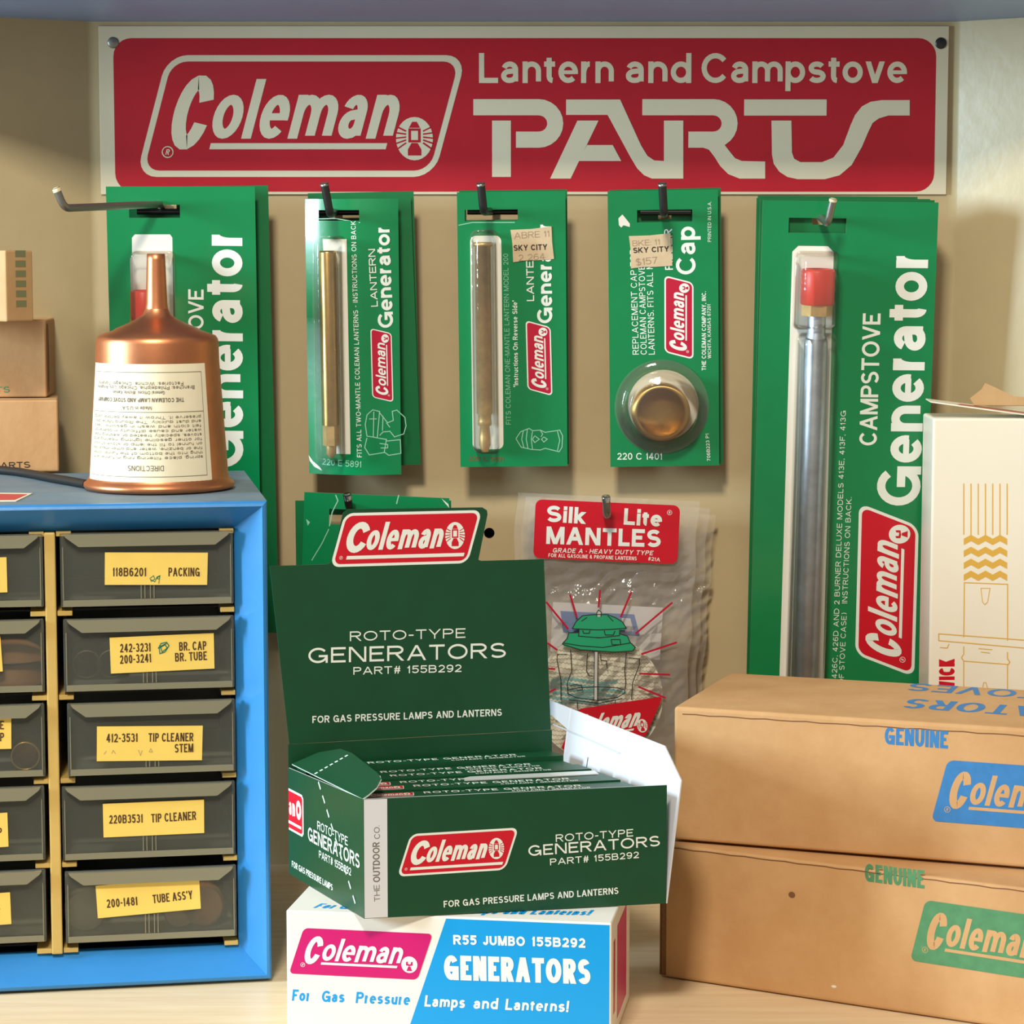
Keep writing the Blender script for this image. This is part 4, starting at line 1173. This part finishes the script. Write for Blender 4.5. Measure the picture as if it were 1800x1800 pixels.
# things lying in the drawers
def ringtube(o, ax, r, h, m, label, group=None, name='brass_tube', cat='tube'):
    k = MB(); k.lathe(o, ax, [(r * .84, h), (r * .86, .0006), (r * .9, 0), (r, .0004), (r, h), (r * .84, h)], m, 36)
    k.s = [True] * len(k.s)
    e = V(o)
    return tag(k.build(name, base=e), label, cat, group)
bo = lambda b_: (INNER[b_][2] + .0012 + .0004)
f0 = cab.off(0, 0, FP)
inw = -cab.n
u_ = f0.px(44, 1330)[0]
ringtube(f0.p(u_, bo(5) + .0068, -.004), inw, .0066, .030, brass, 'brass tube end seen in the middle drawer left of the divider')
for j, x in enumerate((152, 197)):
    u_ = f0.px(x, 1140)[0]
    ringtube(f0.p(u_, bo(2) + .0068 + .0085 * 0, -.022), inw, .0066, .045, mat('dark_aged_tube', (96, 84, 66), .45, metal=.9), ('dim tube leftmost in the drawer labelled br. cap', 'dim tube partly behind the yellow br. cap label')[j], 'tubes in the br. cap drawer')
for j, (x, r_, m_) in enumerate(((150, .0098, mat('greenish_metal_disc', (120, 116, 92), .5, metal=.4)), (318, .0075, mat('tan_disc', (150, 108, 66), .55)), (358, .0098, leather))):
    u_ = f0.px(x, 1600)[0]
    k = MB(); o_ = f0.p(u_, bo(8) + r_ + .0002, -.010)
    k.lathe(o_, inw, [(r_ * .9, 0), (r_, .0012), (r_, .014), (r_ * .9, .015)], m_, 32)
    tag(k.build('tube_fitting', base=o_ - Z * r_), ("greenish round fitting left of the tube ass'y label", "small tan fitting under the tube ass'y label", "brown round fitting right of the tube ass'y label")[j], 'fitting', 'round fittings in the bottom drawer')
for j, (y, dz) in enumerate(((1188, .0), (1150, .0105))):
    u_ = f0.px(18, y)[0]; k = MB()
    o_ = f0.p(u_, bo(3) + .0003 + dz, -.020)
    pr = [(.016, .0), (.0158, .002), (.0132, .0062), (.0124, .0088), (.0116, .0088), (.0124, .0058), (.014, .002), (.0001, .0012)] if j == 0 else [(.0165, 0), (.0160, .0012), (.0120, .0054), (.0070, .0082), (.0001, .0090)]
    k.lathe(o_, (0, 0, 1), pr, leather, 36)
    tag(k.build('leather_cup', base=o_), ('brown leather pump cup at the bottom of the second left drawer', 'brown leather cup lying upside down on the other leather cup')[j], 'leather cup', 'leather cups in the second left drawer')

# ================================================================== copper funnel standing upside down on the cabinet
fz = CH
fo = at_z(280, 857, fz + .0005)
rb = (at_z(411, 857, fz) - at_z(149, 857, fz)).length / 2
s_ = rb / 131.0                                          # metres per pixel there
root = thing('funnel', fo, 'copper funnel turned upside down on the blue cabinet, cream paper label around it', 'funnel')
zt = lambda py: (860 - py) * s_ * 1.006
mb = MB()
mb.lathe(fo, Z, [(rb * .93, .0004), (rb * .97, 0), (rb, .0012), (rb * .995, .0028), (rb * .955, .0038), (120.5 * s_, zt(838)), (107 * s_, zt(640)), (106 * s_, zt(608)), (105 * s_, zt(602)), (101 * s_, zt(596)),
                 (76 * s_, zt(587)), (70 * s_, zt(583)), (55 * s_, zt(577)), (36 * s_, zt(568)), (24 * s_, zt(560)), (20 * s_, zt(550))], copper, 72)
mb.build('body', root)
mb = MB()
mb.lathe(fo, Z, [(20 * s_, zt(551)), (18.5 * s_, zt(540)), (16 * s_, zt(466)), (15.6 * s_, zt(456)), (14 * s_, zt(455.5)), (14 * s_, zt(500)), (.0001, zt(500))], copper, 40)
mb.build('spout', root)
mb = MB(); y0_, y1_ = 842, 641
def lab_pt(x, y, h):
    """x: pixels of arc, y: photo row"""
    rr_ = (107 + (120.5 - 107) * (y - 640) / 198.0) * s_ + .0003 + h
    an = x / 115.0
    return fo + V((math.sin(an) * rr_, -math.cos(an) * rr_, zt(y)))
nx = 28; x0_, x1_ = -140, 112
vs = [lab_pt(x0_ + (x1_ - x0_) * i / nx, y0_ + (y1_ - y0_) * j / 6, 0) for j in range(7) for i in range(nx + 1)]
mb.add(vs, [[j * (nx + 1) + i, j * (nx + 1) + i + 1, (j + 1) * (nx + 1) + i + 1, (j + 1) * (nx + 1) + i] for j in range(6) for i in range(nx)], label_paper, True)
c = Canvas(mb, None, fn=lab_pt)
def fl(pts, wd=.8):
    o = []
    for a_, b_ in zip(pts, pts[1:]): o += [(a_[0] + (b_[0] - a_[0]) * k / 30, a_[1] + (b_[1] - a_[1]) * k / 30) for k in range(30)]
    c.stroke(o + [pts[-1]], wd, ink_grey, 1)
fl([(-128, 655), (101, 655), (101, 831), (-128, 831), (-128, 655)]); fl([(-128, 722), (101, 722)])
def inv(txt, xr, xl, y, h, wt=.14):
    """upside-down lettering: reads from right to left, base line at the top; xr > xl"""
    c2_ = c.sub((xr, y), (xl, y), (xr, y + h)); c2_.word(txt, h, xr - xl, wt, ink_grey, 1, .16)
inv('DIRECTIONS', 24, -36, 812, 9, .12)
inv('THE COLEMAN LAMP AND STOVE COMPANY', 62, -112, 698, 7, .18)
inv('General Offices: Wichita, Kansas', 28, -70, 686, 6); inv('Branches: Philadelphia, Chicago, Los Angeles', 84, -118, 678, 6); inv('Factories: Wichita, Chicago, Toronto', 62, -114, 671, 6); inv('Made in U.S.A.', 5, -50, 712, 6)
for j, tx in enumerate(('spring, place filtering ring in funnel with', 'thing into the bottom of the funnel. When', 'fine or benzine, water and other impurities', 'on funnel to fill the lamp or stove of your', 'for other gasoline lighting, heating and',
                        'stoves, specially treated or washing treat', 'water and cause difficulty in operation', 'felt cloth and wash in gasoline. Take', 'and dust quickly. The Round Metal disc', 'preserve it. Throw it away before using')):
    inv(tx, 94, -122, 797 - j * 7.6, 5.2, .13)
tag(mb.build('paper_label', root), 'cream paper label printed upside down')

# black cord on the cabinet top
cz = CH + .0022
P = [at_z(x, y, cz) for x, y in ((-60, 816), (0, 826), (30, 829), (60, 834), (95, 841), (125, 846), (152, 851))]
mb = MB(); mb.tube(P, .0021, rubber, 10)
tag(mb.build('cord'), 'black cord lying on the cabinet top, left of the funnel', 'cord')

# ================================================================== small kraft boxes stacked at the left
KG = 'small kraft boxes on the cabinet'
def kbox(name, fr, L, H, D_, label, group, m=kraft, open_end=False, cat='box'):
    root = thing(name, fr.p(L / 2, 0, -D_ / 2), label, cat, group)
    mb = MB(); mb.box(fr, 0, L, 0, H, -D_, 0, m, .0008, 2)
    return root, mb
zb = CH + .0006
def left_box(xr, ytop, ybot, z0, d_extra, L, D_, label, txt, m, yaw=0.0, darkend=False, htxt=None):
    pr = at_z(xr, ybot, z0)
    pr = pr + V((0, d_extra, 0))
    ex = V((math.cos(yaw), math.sin(yaw), 0))
    f = Fr(pr - ex * L, ex, Z)
    H = f.px(xr, ytop)[1]
    root, mb = kbox('carton', f, L, H, D_, label, KG, m)
    c = Canvas(mb, f)
    for t_ in txt: c.text(*t_)
    if darkend: 
        mb.prism(Fr(f.p(L, 0, 0), -f.n, f.ey), [(.0012, .002), (.006, .003), (.008, H * .5), (.006, H - .003), (.0012, H - .002)], .0001, .0006, kraft_dark)  # dark sheet on the solid end, painted as the shaded opening
    mb.build('body', root)
    return f, H, root
f1, H1, r1 = left_box(104, 703, 829, zb, 0, .085, .045, 'bottom kraft box of the small stack left of the funnel', [('PARTS', (-12, 824), (53, 822), 11, .16, ink_black, 1)], kraft, rad(10))
f2_, H2, r2 = left_box(83, 562, 698, zb + H1 + .0004, -.0, .080, .045, 'middle kraft box of the small stack, its open end painted dark', [('PARTS', (-48, 692), (17, 690), 11, .16, ink_kgreen, 1)], kraft, rad(5), True)
f3_, H3, r3 = left_box(12, 440, 566, zb + H1 + H2 + .0008, 0, .060, .017, 'topmost pale kraft box of the small stack, turned corner-on', [], kraft_pale, rad(-38))
mb = MB(); e_ = Fr(f3_.p(.060, 0, 0), -f3_.n, f3_.ey); c = Canvas(mb, e_)
for i in range(6):
    c.poly([(.006, .007 + i * .0048), (.0125, .007 + i * .0048), (.0125, .0102 + i * .0048), (.006, .0102 + i * .0048)], mat('faded_stamp', (120, 122, 84), .7), 1)
mb.build('printed_code', r3)


# ================================================================== white generator box on the shelf
ZB = .0530
wl = at_z(503, 1600, ZB); wr = at_z(1075, 1623, ZB)
wb = Fr(V((wl.x, wl.y, 0)), V((wr.x - wl.x, wr.y - wl.y, 0)), Z)
WW = (wr - wl).length; WD = .072
root = thing('generator_box', wb.p(WW / 2, 0, -WD / 2), 'closed white and blue generators box lying under the open green carton', 'box')
mb = MB(); mb.box(wb, 0, WW, .0002, ZB, -WD, 0, carton_white, .0006, 2)
c = Canvas(mb, wb)
y_t = ZB - .0008; y_b = .0012
def on(px_, py_): return c.px((px_, py_))
p_a = on(785, 1612); p_b = on(721, 1800); sl = (p_a - p_b) / (p_a.y - p_b.y)
pbt = p_a + sl * (y_t - p_a.y); pbb = p_a + sl * (y_b - p_a.y)
c.poly([(pbb.x, y_b), (WW - .0008, y_b), (WW - .0008, y_t), (pbt.x, y_t)], ink_cyan, 1)
logo(c, (508, 1711), (734, 1722), (534, 1631), None, ink_magenta, ink_white, 1, 'old', full=False)
c.text('R55', (797, 1660), (838, 1661), 17, .22, ink_white, 2, sp=.14); c.text('JUMBO', (849, 1661), (923, 1663), 17, .22, ink_white, 2, sp=.14); c.text('155B292', (935, 1663), (1029, 1666), 17, .22, ink_white, 2, sp=.14)
c.text('GENERATORS', (781, 1722), (1038, 1730), 44, .22, ink_white, 2, sp=.11)
c.text('For', (513, 1759), (545, 1760), 20, .19, ink_cyan, 1, shear=.12); c.text('Gas', (565, 1761), (606, 1762), 20, .19, ink_cyan, 1, shear=.12); c.text('Pressure', (625, 1763), (721, 1767), 20, .19, ink_cyan, 1, shear=.12)
c.text('Lamps', (746, 1769), (818, 1772), 20, .19, ink_white, 2, shear=.12); c.text('and', (832, 1773), (876, 1774), 20, .19, ink_white, 2, shear=.12); c.text('Lanterns!', (888, 1775), (1000, 1779), 20, .19, ink_white, 2, shear=.12)
tpf = Fr(wb.p(0, ZB, 0), wb.ex, -wb.n)
c = Canvas(mb, tpf)
c.text('For Gas Pressure', (550, 1596), (740, 1603), 0, .17, ink_cyan, 1, up=(556, 1588), shear=.25)
c.text('Lamps and Lanterns!', (800, 1606), (1040, 1609), 0, .17, ink_cyan, 1, up=(806, 1597), shear=.25)
c.pxpoly([(560, 1566), (590, 1566), (592, 1558), (566, 1558)], ink_magenta, 1)
sd = Fr(wb.p(WW, 0, 0), -wb.n, Z); c = Canvas(mb, sd)
c.poly([(.008, .012), (.014, .012), (.014, .043), (.008, .043)], ink_crimson, 1); c.poly([(.022, .006), (.058, .006), (.058, .046), (.022, .046)], ink_magenta, 1)
mb.build('body', root)
# ================================================================== open green carton standing on it
ZG = ZB + .0004
gl = at_z(640, 1615, ZG); gr = at_z(1171, 1588, ZG)
gb = Fr(gl, gr - gl, Z)
GW = (gr - gl).length; GH = gb.px(636, 1405)[1]; GHr = gb.px(1170, 1380)[1]
TK = .0006
# the carton is racked out of square: its back edge sits left of its front edge
bl_ = gl + V((-.0375, .0755, 0)); br_ = gr + V((-.0470, .0850, 0))
GD = (bl_ - gl).length; GDr = (br_ - gr).length
BW = (br_ - bl_).length
bb = Fr(bl_, br_ - bl_, Z)
def spot(s_, t_, z_): return gl.lerp(gr, s_).lerp(bl_.lerp(br_, s_), t_) + Z * z_
root = thing('open_carton', spot(.5, .5, 0), 'open dark green roto-type generators carton with raised lid on the white box', 'box')
mb = MB(); mb.prism(gb, [(0, 0), (GW, 0), (GW, GHr), (0, GH)], -TK, 0, box_green, back=box_white, side=box_white)
c = Canvas(mb, gb)
ws = c.px((681, 1500)).x
c.poly([(0.0002, .0002), (ws, .0002), (ws, GH - .0002), (.0002, GH - .0002)], box_white, 1)
c.text('THE', (668, 1584), (667, 1555), 10, .11, ink_grey, 2); c.text('OUTDOOR', (668, 1550), (667, 1480), 12, .15, ink_grey, 2); c.text('CO.', (668, 1474), (667, 1451), 10, .11, ink_grey, 2)
logo(c, (698, 1541), (888, 1529), (722, 1466), ink_white, ink_red, ink_white, 1, 'new')
c.text('ROTO-TYPE', (977, 1480), (1113, 1470), 13, .14, ink_white, 1, sp=.17)
c.text('GENERATORS', (929, 1505), (1160, 1487), 18.5, .15, ink_white, 1, sp=.15)
c.text('PART# 155B292', (967, 1521), (1123, 1508), 11.5, .15, ink_white, 1, sp=.16)
c.text('FOR GAS PRESSURE LAMPS AND LANTERNS', (780, 1595), (1087, 1571), 11.5, .17, ink_white, 1, sp=.16)
mb.build('front_panel', root)
# floor and back
mb = MB(); q_ = [spot(a_, b_, z_) for z_ in (.0, TK) for a_, b_ in ((.004, .012), (.996, .012), (.996, .988), (.004, .988))]
mb.add(q_, [[0, 3, 2, 1], [4, 5, 6, 7], [0, 1, 5, 4], [1, 2, 6, 5], [2, 3, 7, 6], [3, 0, 4, 7]], box_white); mb.build('bottom_panel', root)
BKH = .058
mb = MB(); mb.prism(bb, [(0, 0), (BW, 0), (BW, BKH), (0, BKH)], -TK, 0, box_green); mb.build('back_panel', root)
# left side with its printing, perforated line and folded flap
sdl = Fr(bl_, gl - bl_, Z)                       # u from the back to the front, outside faces left
mb = MB(); mb.prism(sdl, [(0, .0), (GD, 0), (GD, GH), (0, GH * .95)], -TK, 0, box_green, back=box_white, side=box_white)
c = Canvas(mb, sdl)
def ln(u, v): return (u * GD, v * GH)
def sline(txt, u0, u1, v0, h, wt, m_): 
    s2 = c.sub(ln(u0, v0), ln(u1, v0), (u0 * GD, v0 * GH + h * GH)); s2.word(txt, h * GH, (u1 - u0) * GD, wt, m_, 1)
sline('ROTO-TYPE', .40, .80, .54, .075, .13, ink_white); sline('GENERATORS', .27, .95, .40, .12, .16, ink_white); sline('PART# 155B292', .42, .84, .30, .065, .14, ink_white)
sline('FOR GAS PRESSURE LAMPS', .04, .60, .08, .055, .18, ink_white)
# right-hand end of the name plate that wraps round the back corner
c.poly([ln(.002, .40), ln(.19, .40), ln(.21, .43), ln(.21, .74), ln(.19, .77), ln(.002, .77)], ink_white, 1)
c.poly([ln(.002, .42), ln(.18, .42), ln(.195, .44), ln(.195, .73), ln(.18, .75), ln(.002, .75)], ink_red, 2)
s2 = c.sub(ln(.01, .54), ln(.10, .54), (.01 * GD, .66 * GH)); s2.word('an', .16 * GH, .085 * GD, .16, ink_white, 3)
c.ellipse(.145 * GD, .62 * GH, .036 * GD, .085 * GH, ink_white, 3); c.ellipse(.145 * GD, .62 * GH, .014 * GD, .035 * GH, ink_red, 4)
c.poly([ln(.002, .46), ln(.18, .46), ln(.18, .485), ln(.002, .485)], ink_white, 3)
for i in range(9):
    t0 = i / 9; t1 = t0 + .06
    c.stroke([ln(.42 + .50 * t0, .96 - .92 * t0), ln(.42 + .50 * t1, .96 - .92 * t1)], .0011, fold_white, 2)
mb.build('side_panel', root)
# dust flap folded in over the small boxes
fa = rad(24)
df = Fr(bl_ + Z * GH, gl - bl_, (-sdl.n) * math.cos(fa) + Z * math.sin(fa))      # u back to front, v inwards
mb = MB(); mb.prism(df, [(0.004, 0), (GD - .001, 0), (GD - .0015, .003), (GD - .004, .0085), (GD - .010, .0135), (GD - .018, .0155), (.030, .0195), (.018, .019), (.008, .012)], -TK, 0, box_green, back=box_green, side=fold_white) 
c = Canvas(mb, df); c2n = Canvas(mb, Fr(df.o - df.n * TK, df.ex, df.ey)); 
for cc_, sg in ((c, 1), ):
    for i in range(7):
        t0 = i / 7; t1 = t0 + .10
        cc_.stroke([(.030 - .001 * t0, .0005 + .018 * t0), (.030 - .001 * t1, .0005 + .018 * t1)], .0014, fold_white, -12)
    for i in range(7):
        t0 = i / 7; t1 = t0 + .08
        cc_.stroke([(.030, .0005 + .018 * t0), (.030, .0005 + .018 * t1)], .0014, fold_white, 2)
mb.build('dust_flap', root)
# right side leaning outwards, white inside, with its curved flap
ln_ = rad(8)
rs = Fr(gr, br_ - gr, Z * math.cos(ln_) + gb.ex * math.sin(ln_))    # u front to back
def rp(x, y): return rs.px(x, y)
out = [(0.0, 0.0), rp(1197, 1372), rp(1168, 1311), rp(1095, 1282), rp(1020, 1252), rp(962, 1229), rp(954, 1226), rp(951, 1231), rp(957, 1246), (GDr, rp(969, 1272)[1]), (GDr, 0)]
out = [(min(max(a_, -.004), GDr + .022), b_) for a_, b_ in out]
mb = MB(); mb.prism(rs, out, 0, TK, box_green, back=box_white, side=box_white)
# fold and slit lines
c = Canvas(mb, Fr(rs.o, rs.ex, rs.ey)); c.lay0 = -2
c.pxstroke([(972, 1273), (1030, 1297), (1090, 1324)], 1.4, mat('soft_grey_crease', (196, 198, 202), .6), -1)
c.pxstroke([(1034, 1331), (1031, 1352)], 1.8, mat('grey_slit', (70, 80, 84), .7), -1)
mb.build('side_panel', root)
# lid
le = rad(2.0)
ld = Fr(bb.p(0, BKH, 0), bb.ex, Z * math.cos(le) + bb.n * -math.sin(le))
def lp(x, y): return ld.px(x, y)
tab = [lp(479, 1284), lp(474, 995), lp(576, 992), lp(583, 988), lp(603, 902), lp(612, 895), lp(848, 892), lp(856, 897), lp(857, 904), lp(841, 984), lp(846, 986), lp(956, 983), lp(953, 1276)]
tab[0] = (.0005, .0002); tab[-1] = (BW - .0005, .0002)
mb = MB(); mb.prism(ld, tab, -TK, 0, box_green, back=box_white, side=box_green)
c = Canvas(mb, ld)
logo(c, (580, 997), (822, 990), (606, 902), ink_white, ink_red, ink_white, 1, 'new')
c.text('ROTO-TYPE', (615, 1127), (818, 1121), 16.5, .13, ink_white, 1, sp=.17)
c.text('GENERATORS', (542, 1166), (889, 1156), 26, .14, ink_white, 1, sp=.16)
c.text('PART# 155B292', (621, 1186), (811, 1181), 13, .15, ink_white, 1, sp=.16)
c.text('FOR GAS PRESSURE LAMPS AND LANTERNS', (549, 1271), (882, 1258), 12, .17, ink_white, 1, sp=.16)
mb.build('lid', root)
# the small cartons standing inside
n = 7
PG = 'small cartons inside the open green carton'
names = ('frontmost', 'second', 'third', 'fourth', 'fifth', 'sixth', 'rearmost')
for i in range(n):
    t0 = .028 + i * .134; t1 = t0 + .122
    s0 = .020 + .004 * (i % 3); s1 = .975 - .006 * (i % 3)
    hh = GH - .0022 - .0006 * (i % 2) + (.0014 if i == 6 else 0); zb_ = TK + .0004
    q_ = [spot(a_, b_, z_) for z_ in (zb_, hh) for a_, b_ in ((s0, t0), (s1, t0), (s1, t1), (s0, t1))]
    rt = thing('small_carton', (q_[0] + q_[1] + q_[2] + q_[3]) / 4, names[i] + ' slim green carton of the row inside the open green carton', 'box', PG)
    mb = MB(); mb.add(q_, [[0, 3, 2, 1], [4, 5, 6, 7], [0, 1, 5, 4], [1, 2, 6, 5], [2, 3, 7, 6], [3, 0, 4, 7]], box_green)
    tpc = Fr(q_[4], q_[5] - q_[4], q_[7] - q_[4]); L = (q_[5] - q_[4]).length
    c = Canvas(mb, tpc); dd = (q_[7] - q_[4]).dot(tpc.ey)
    logo(c, (.004, dd * .15), (.024, dd * .15), (.005, dd * .85), ink_white, ink_red, ink_white, 1, 'new', px=False, reg=False, full=False)
    s2 = c.sub((.029, dd * .50), (.100, dd * .50), (.029, dd * .9)); s2.word('ROTO-TYPE GENERATOR', dd * .36, .068, .16, ink_white, 1, .2)
    s2 = c.sub((.066, dd * .14), (.100, dd * .14), (.066, dd * .4)); s2.word('CONTAINS 1 GENERATOR', dd * .2, .034, .18, ink_white, 1, .2)
    mb.build('body', rt)
    if i == 3:
        fl_ = MB(); fl_.prism(tpc.off(0, 0, .0004), [(.056, dd * .1), (L - .004, dd * .1), (L - .004, dd * .8), (.060, dd * .8), (.057, dd * .6)], 0, .0004, silver); tag(fl_.build('tucked_flap', rt), 'silvery tucked flap')

# ================================================================== two long kraft boxes at the right
KB = 'long kraft boxes stacked at the right'
def kraft_long(pl, pr, z0, ytl, xl, D_, L, label, ink, stamp, lg, extra=None, sc_=.0032):
    a_ = at_z(*pl, z0); b_ = at_z(*pr, z0)
    f = Fr(a_, b_ - a_, Z)
    H = f.px(xl, ytl)[1]
    root = thing('kraft_box', f.p(L / 2, 0, -D_ / 2), label, 'box', KB)
    mb = MB(); mb.box(f, 0, L, 0, H, -D_, 0, kraft, .0016, 3)
    c = Canvas(mb, f)
    c.text('GENUINE', stamp[0], stamp[1], stamp[2], .19, ink, 1, sp=.10)
    logo(c, *lg, None, ink, kraft, 1, 'old', full=False)
    # scored fold line a little below the top edge
    c.stroke([(.004 + (L - .008) * i / 40, H - sc_ + .0002 * math.sin(i * 2.3)) for i in range(41)], .0005, kraft_dark, 1)
    if extra: extra(mb, f, H)
    mb.build('body', root)
    return root, f, H
def spots(mb, f, H):
    c = Canvas(mb, f); q = c.px((1392, 1573)); c.ellipse(q.x, q.y, .0016, .0014, kraft_dark, 1)
    q = c.px((1466, 1734)); c.ellipse(q.x, q.y, .0012, .0006, paper_white, 1)
rl, fl2, HL = kraft_long((1158, 1716), (1680, 1795), .0004, 1483, 1166, .095, .26, 'lower long kraft box with green stamped lettering, on the wooden shelf', ink_kgreen,
    ((1520, 1549), (1625, 1562), 31), ((1600, 1688), (1850, 1727), (1627, 1582)), spots, .0014)
mb = MB(); mb.prism(Fr(fl2.p(0, .001, 0), -fl2.n, Z), [(0, 0), (.004, -.0006), (.012, .002), (.012, HL * .62), (.003, HL * .60), (0, HL * .6)], .0004, .0036, kraft_dark) ; mb.build('end_flap', rl)  # flap in dark kraft, shade at the box end put into its colour
def topprint(mb, f, H):
    t_ = Fr(f.p(0, H, 0), f.ex, -f.n); c = Canvas(mb, t_)
    # reads from the far side, so upside down from here
    for txt, a0, a1, up in (('GENERATORS', (2075, 1260), (1600, 1228), (1602, 1245)), ('STOVES', (1885, 1220), (1604, 1201), (1606, 1214))):
        A0 = c.px(a0); B0 = c.px(a1); hm = abs((c.px(up) - B0).y)
        s2 = c.sub(A0, B0, A0 + V((0, -hm))); s2.word(txt, hm, (B0 - A0).length, .13, ink_kblue, 1)
ru, fu, HU = kraft_long((1183, 1476), (1800, 1526), HL + .0016, 1241, 1170, .098, .26, 'upper long kraft box with blue stamped lettering, resting on the other long kraft box', ink_kblue,
    ((1555, 1308), (1666, 1316), 31), ((1637, 1443), (1905, 1464), (1666, 1336)), topprint)

# ================================================================== ivory wick box at the right edge
vt = at_y(1640, 735, .078)
vb = Fr(V((vt.x, vt.y, 0.0004)), V((1, -.04, 0)), Z)
VH = vb.px(1642, 735)[1]; VW = .056; VD = .040
root = thing('wick_box', vb.p(VW / 2, 0, -VD / 2), 'tall ivory box with gold wick drawing and torn flap, behind the kraft boxes', 'box')
mb = MB(); mb.box(vb, 0, VW, 0, VH, -VD, 0, ivory, .0012, 3)
c = Canvas(mb, vb)
gold = lambda pts, w_=1.8: c.pxstroke(pts, w_, ink_gold, 1)
for k_ in range(7): gold([(1694 + k_ * 12.7, 850), (1694 + k_ * 12.7, 940 + (6 if k_ % 2 else 0))], 2.0)
for k_ in range(4):
    y = 952 + k_ * 21
    zz = [(1694 + j * 12.7, y - (0 if j % 2 == 0 else 7)) for j in range(7)]
    c.pxpoly([(x, yy - 5) for x, yy in zz] + [(x, yy + 6) for x, yy in zz[::-1]], ink_gold, 1)
gold([(1694, 1120), (1695, 1024), (1771, 1027), (1771, 1126)]); gold([(1724, 1034), (1740, 1034), (1736, 1058), (1731, 1063), (1727, 1058), (1724, 1034)], 1.2)
gold([(1650, 1126), (1650, 1114), (1812, 1126), (1812, 1140), (1650, 1126)]); gold([(1652, 1138), (1665, 1139), (1668, 1132)], 1.6)
gold([(1694, 1136), (1694, 1150), (1690, 1156), (1694, 1162), (1694, 1210)]); gold([(1694, 1162), (1772, 1168)]); gold([(1771, 1146), (1771, 1158), (1775, 1164), (1771, 1170), (1771, 1212)]); gold([(1720, 1140), (1744, 1142)], 1.6); gold([(1724, 1146), (1740, 1148)], 1.6)
gold([(1727, 1210), (1729, 1200), (1733, 1200), (1736, 1210)], 1.4)
c.text('WICK', (1678, 1217), (1678, 1158), 27, .23, ink_red, 1, sp=.11)
mb.build('body', root)
# torn top flaps
tf2 = Fr(vb.p(0, VH + .0006, 0), vb.ex, -vb.n)
mb = MB(); fa2 = Fr(vb.p(0, VH + .0012, 0), vb.ex, -vb.n * math.cos(rad(15)) + Z * math.sin(rad(15)))
fa2 = Fr(vb.p(0, VH + .0075, 0), vb.ex + Z * -.13, -vb.n)
mb.prism(fa2, [(-.001, .002), (.010, .0), (.030, -.002), (.056, -.001), (.058, .03), (.030, .034), (.0, .030)], 0, .0006, ivory)
c = Canvas(mb, fa2.off(0, 0, .0006))
c.poly([(.012, .003), (.05, .002), (.05, .022), (.016, .018)], mat('washed_red_ink', (200, 110, 90), .6), 1)
tag(mb.build('top_flap', root), 'torn lid flap with worn red print')
mb = MB(); pf2 = Fr(vb.p(.022, VH + .0055, -.012), vb.ex, Z * .9 - vb.n * .5)
mb.prism(pf2, [(0, 0), (.036, 0), (.036, .004), (.020, .005), (.009, .011), (.006, .0125), (.004, .009), (-.002, .004)], 0, .0005, kraft_pale); mb.build('torn_flap', root)
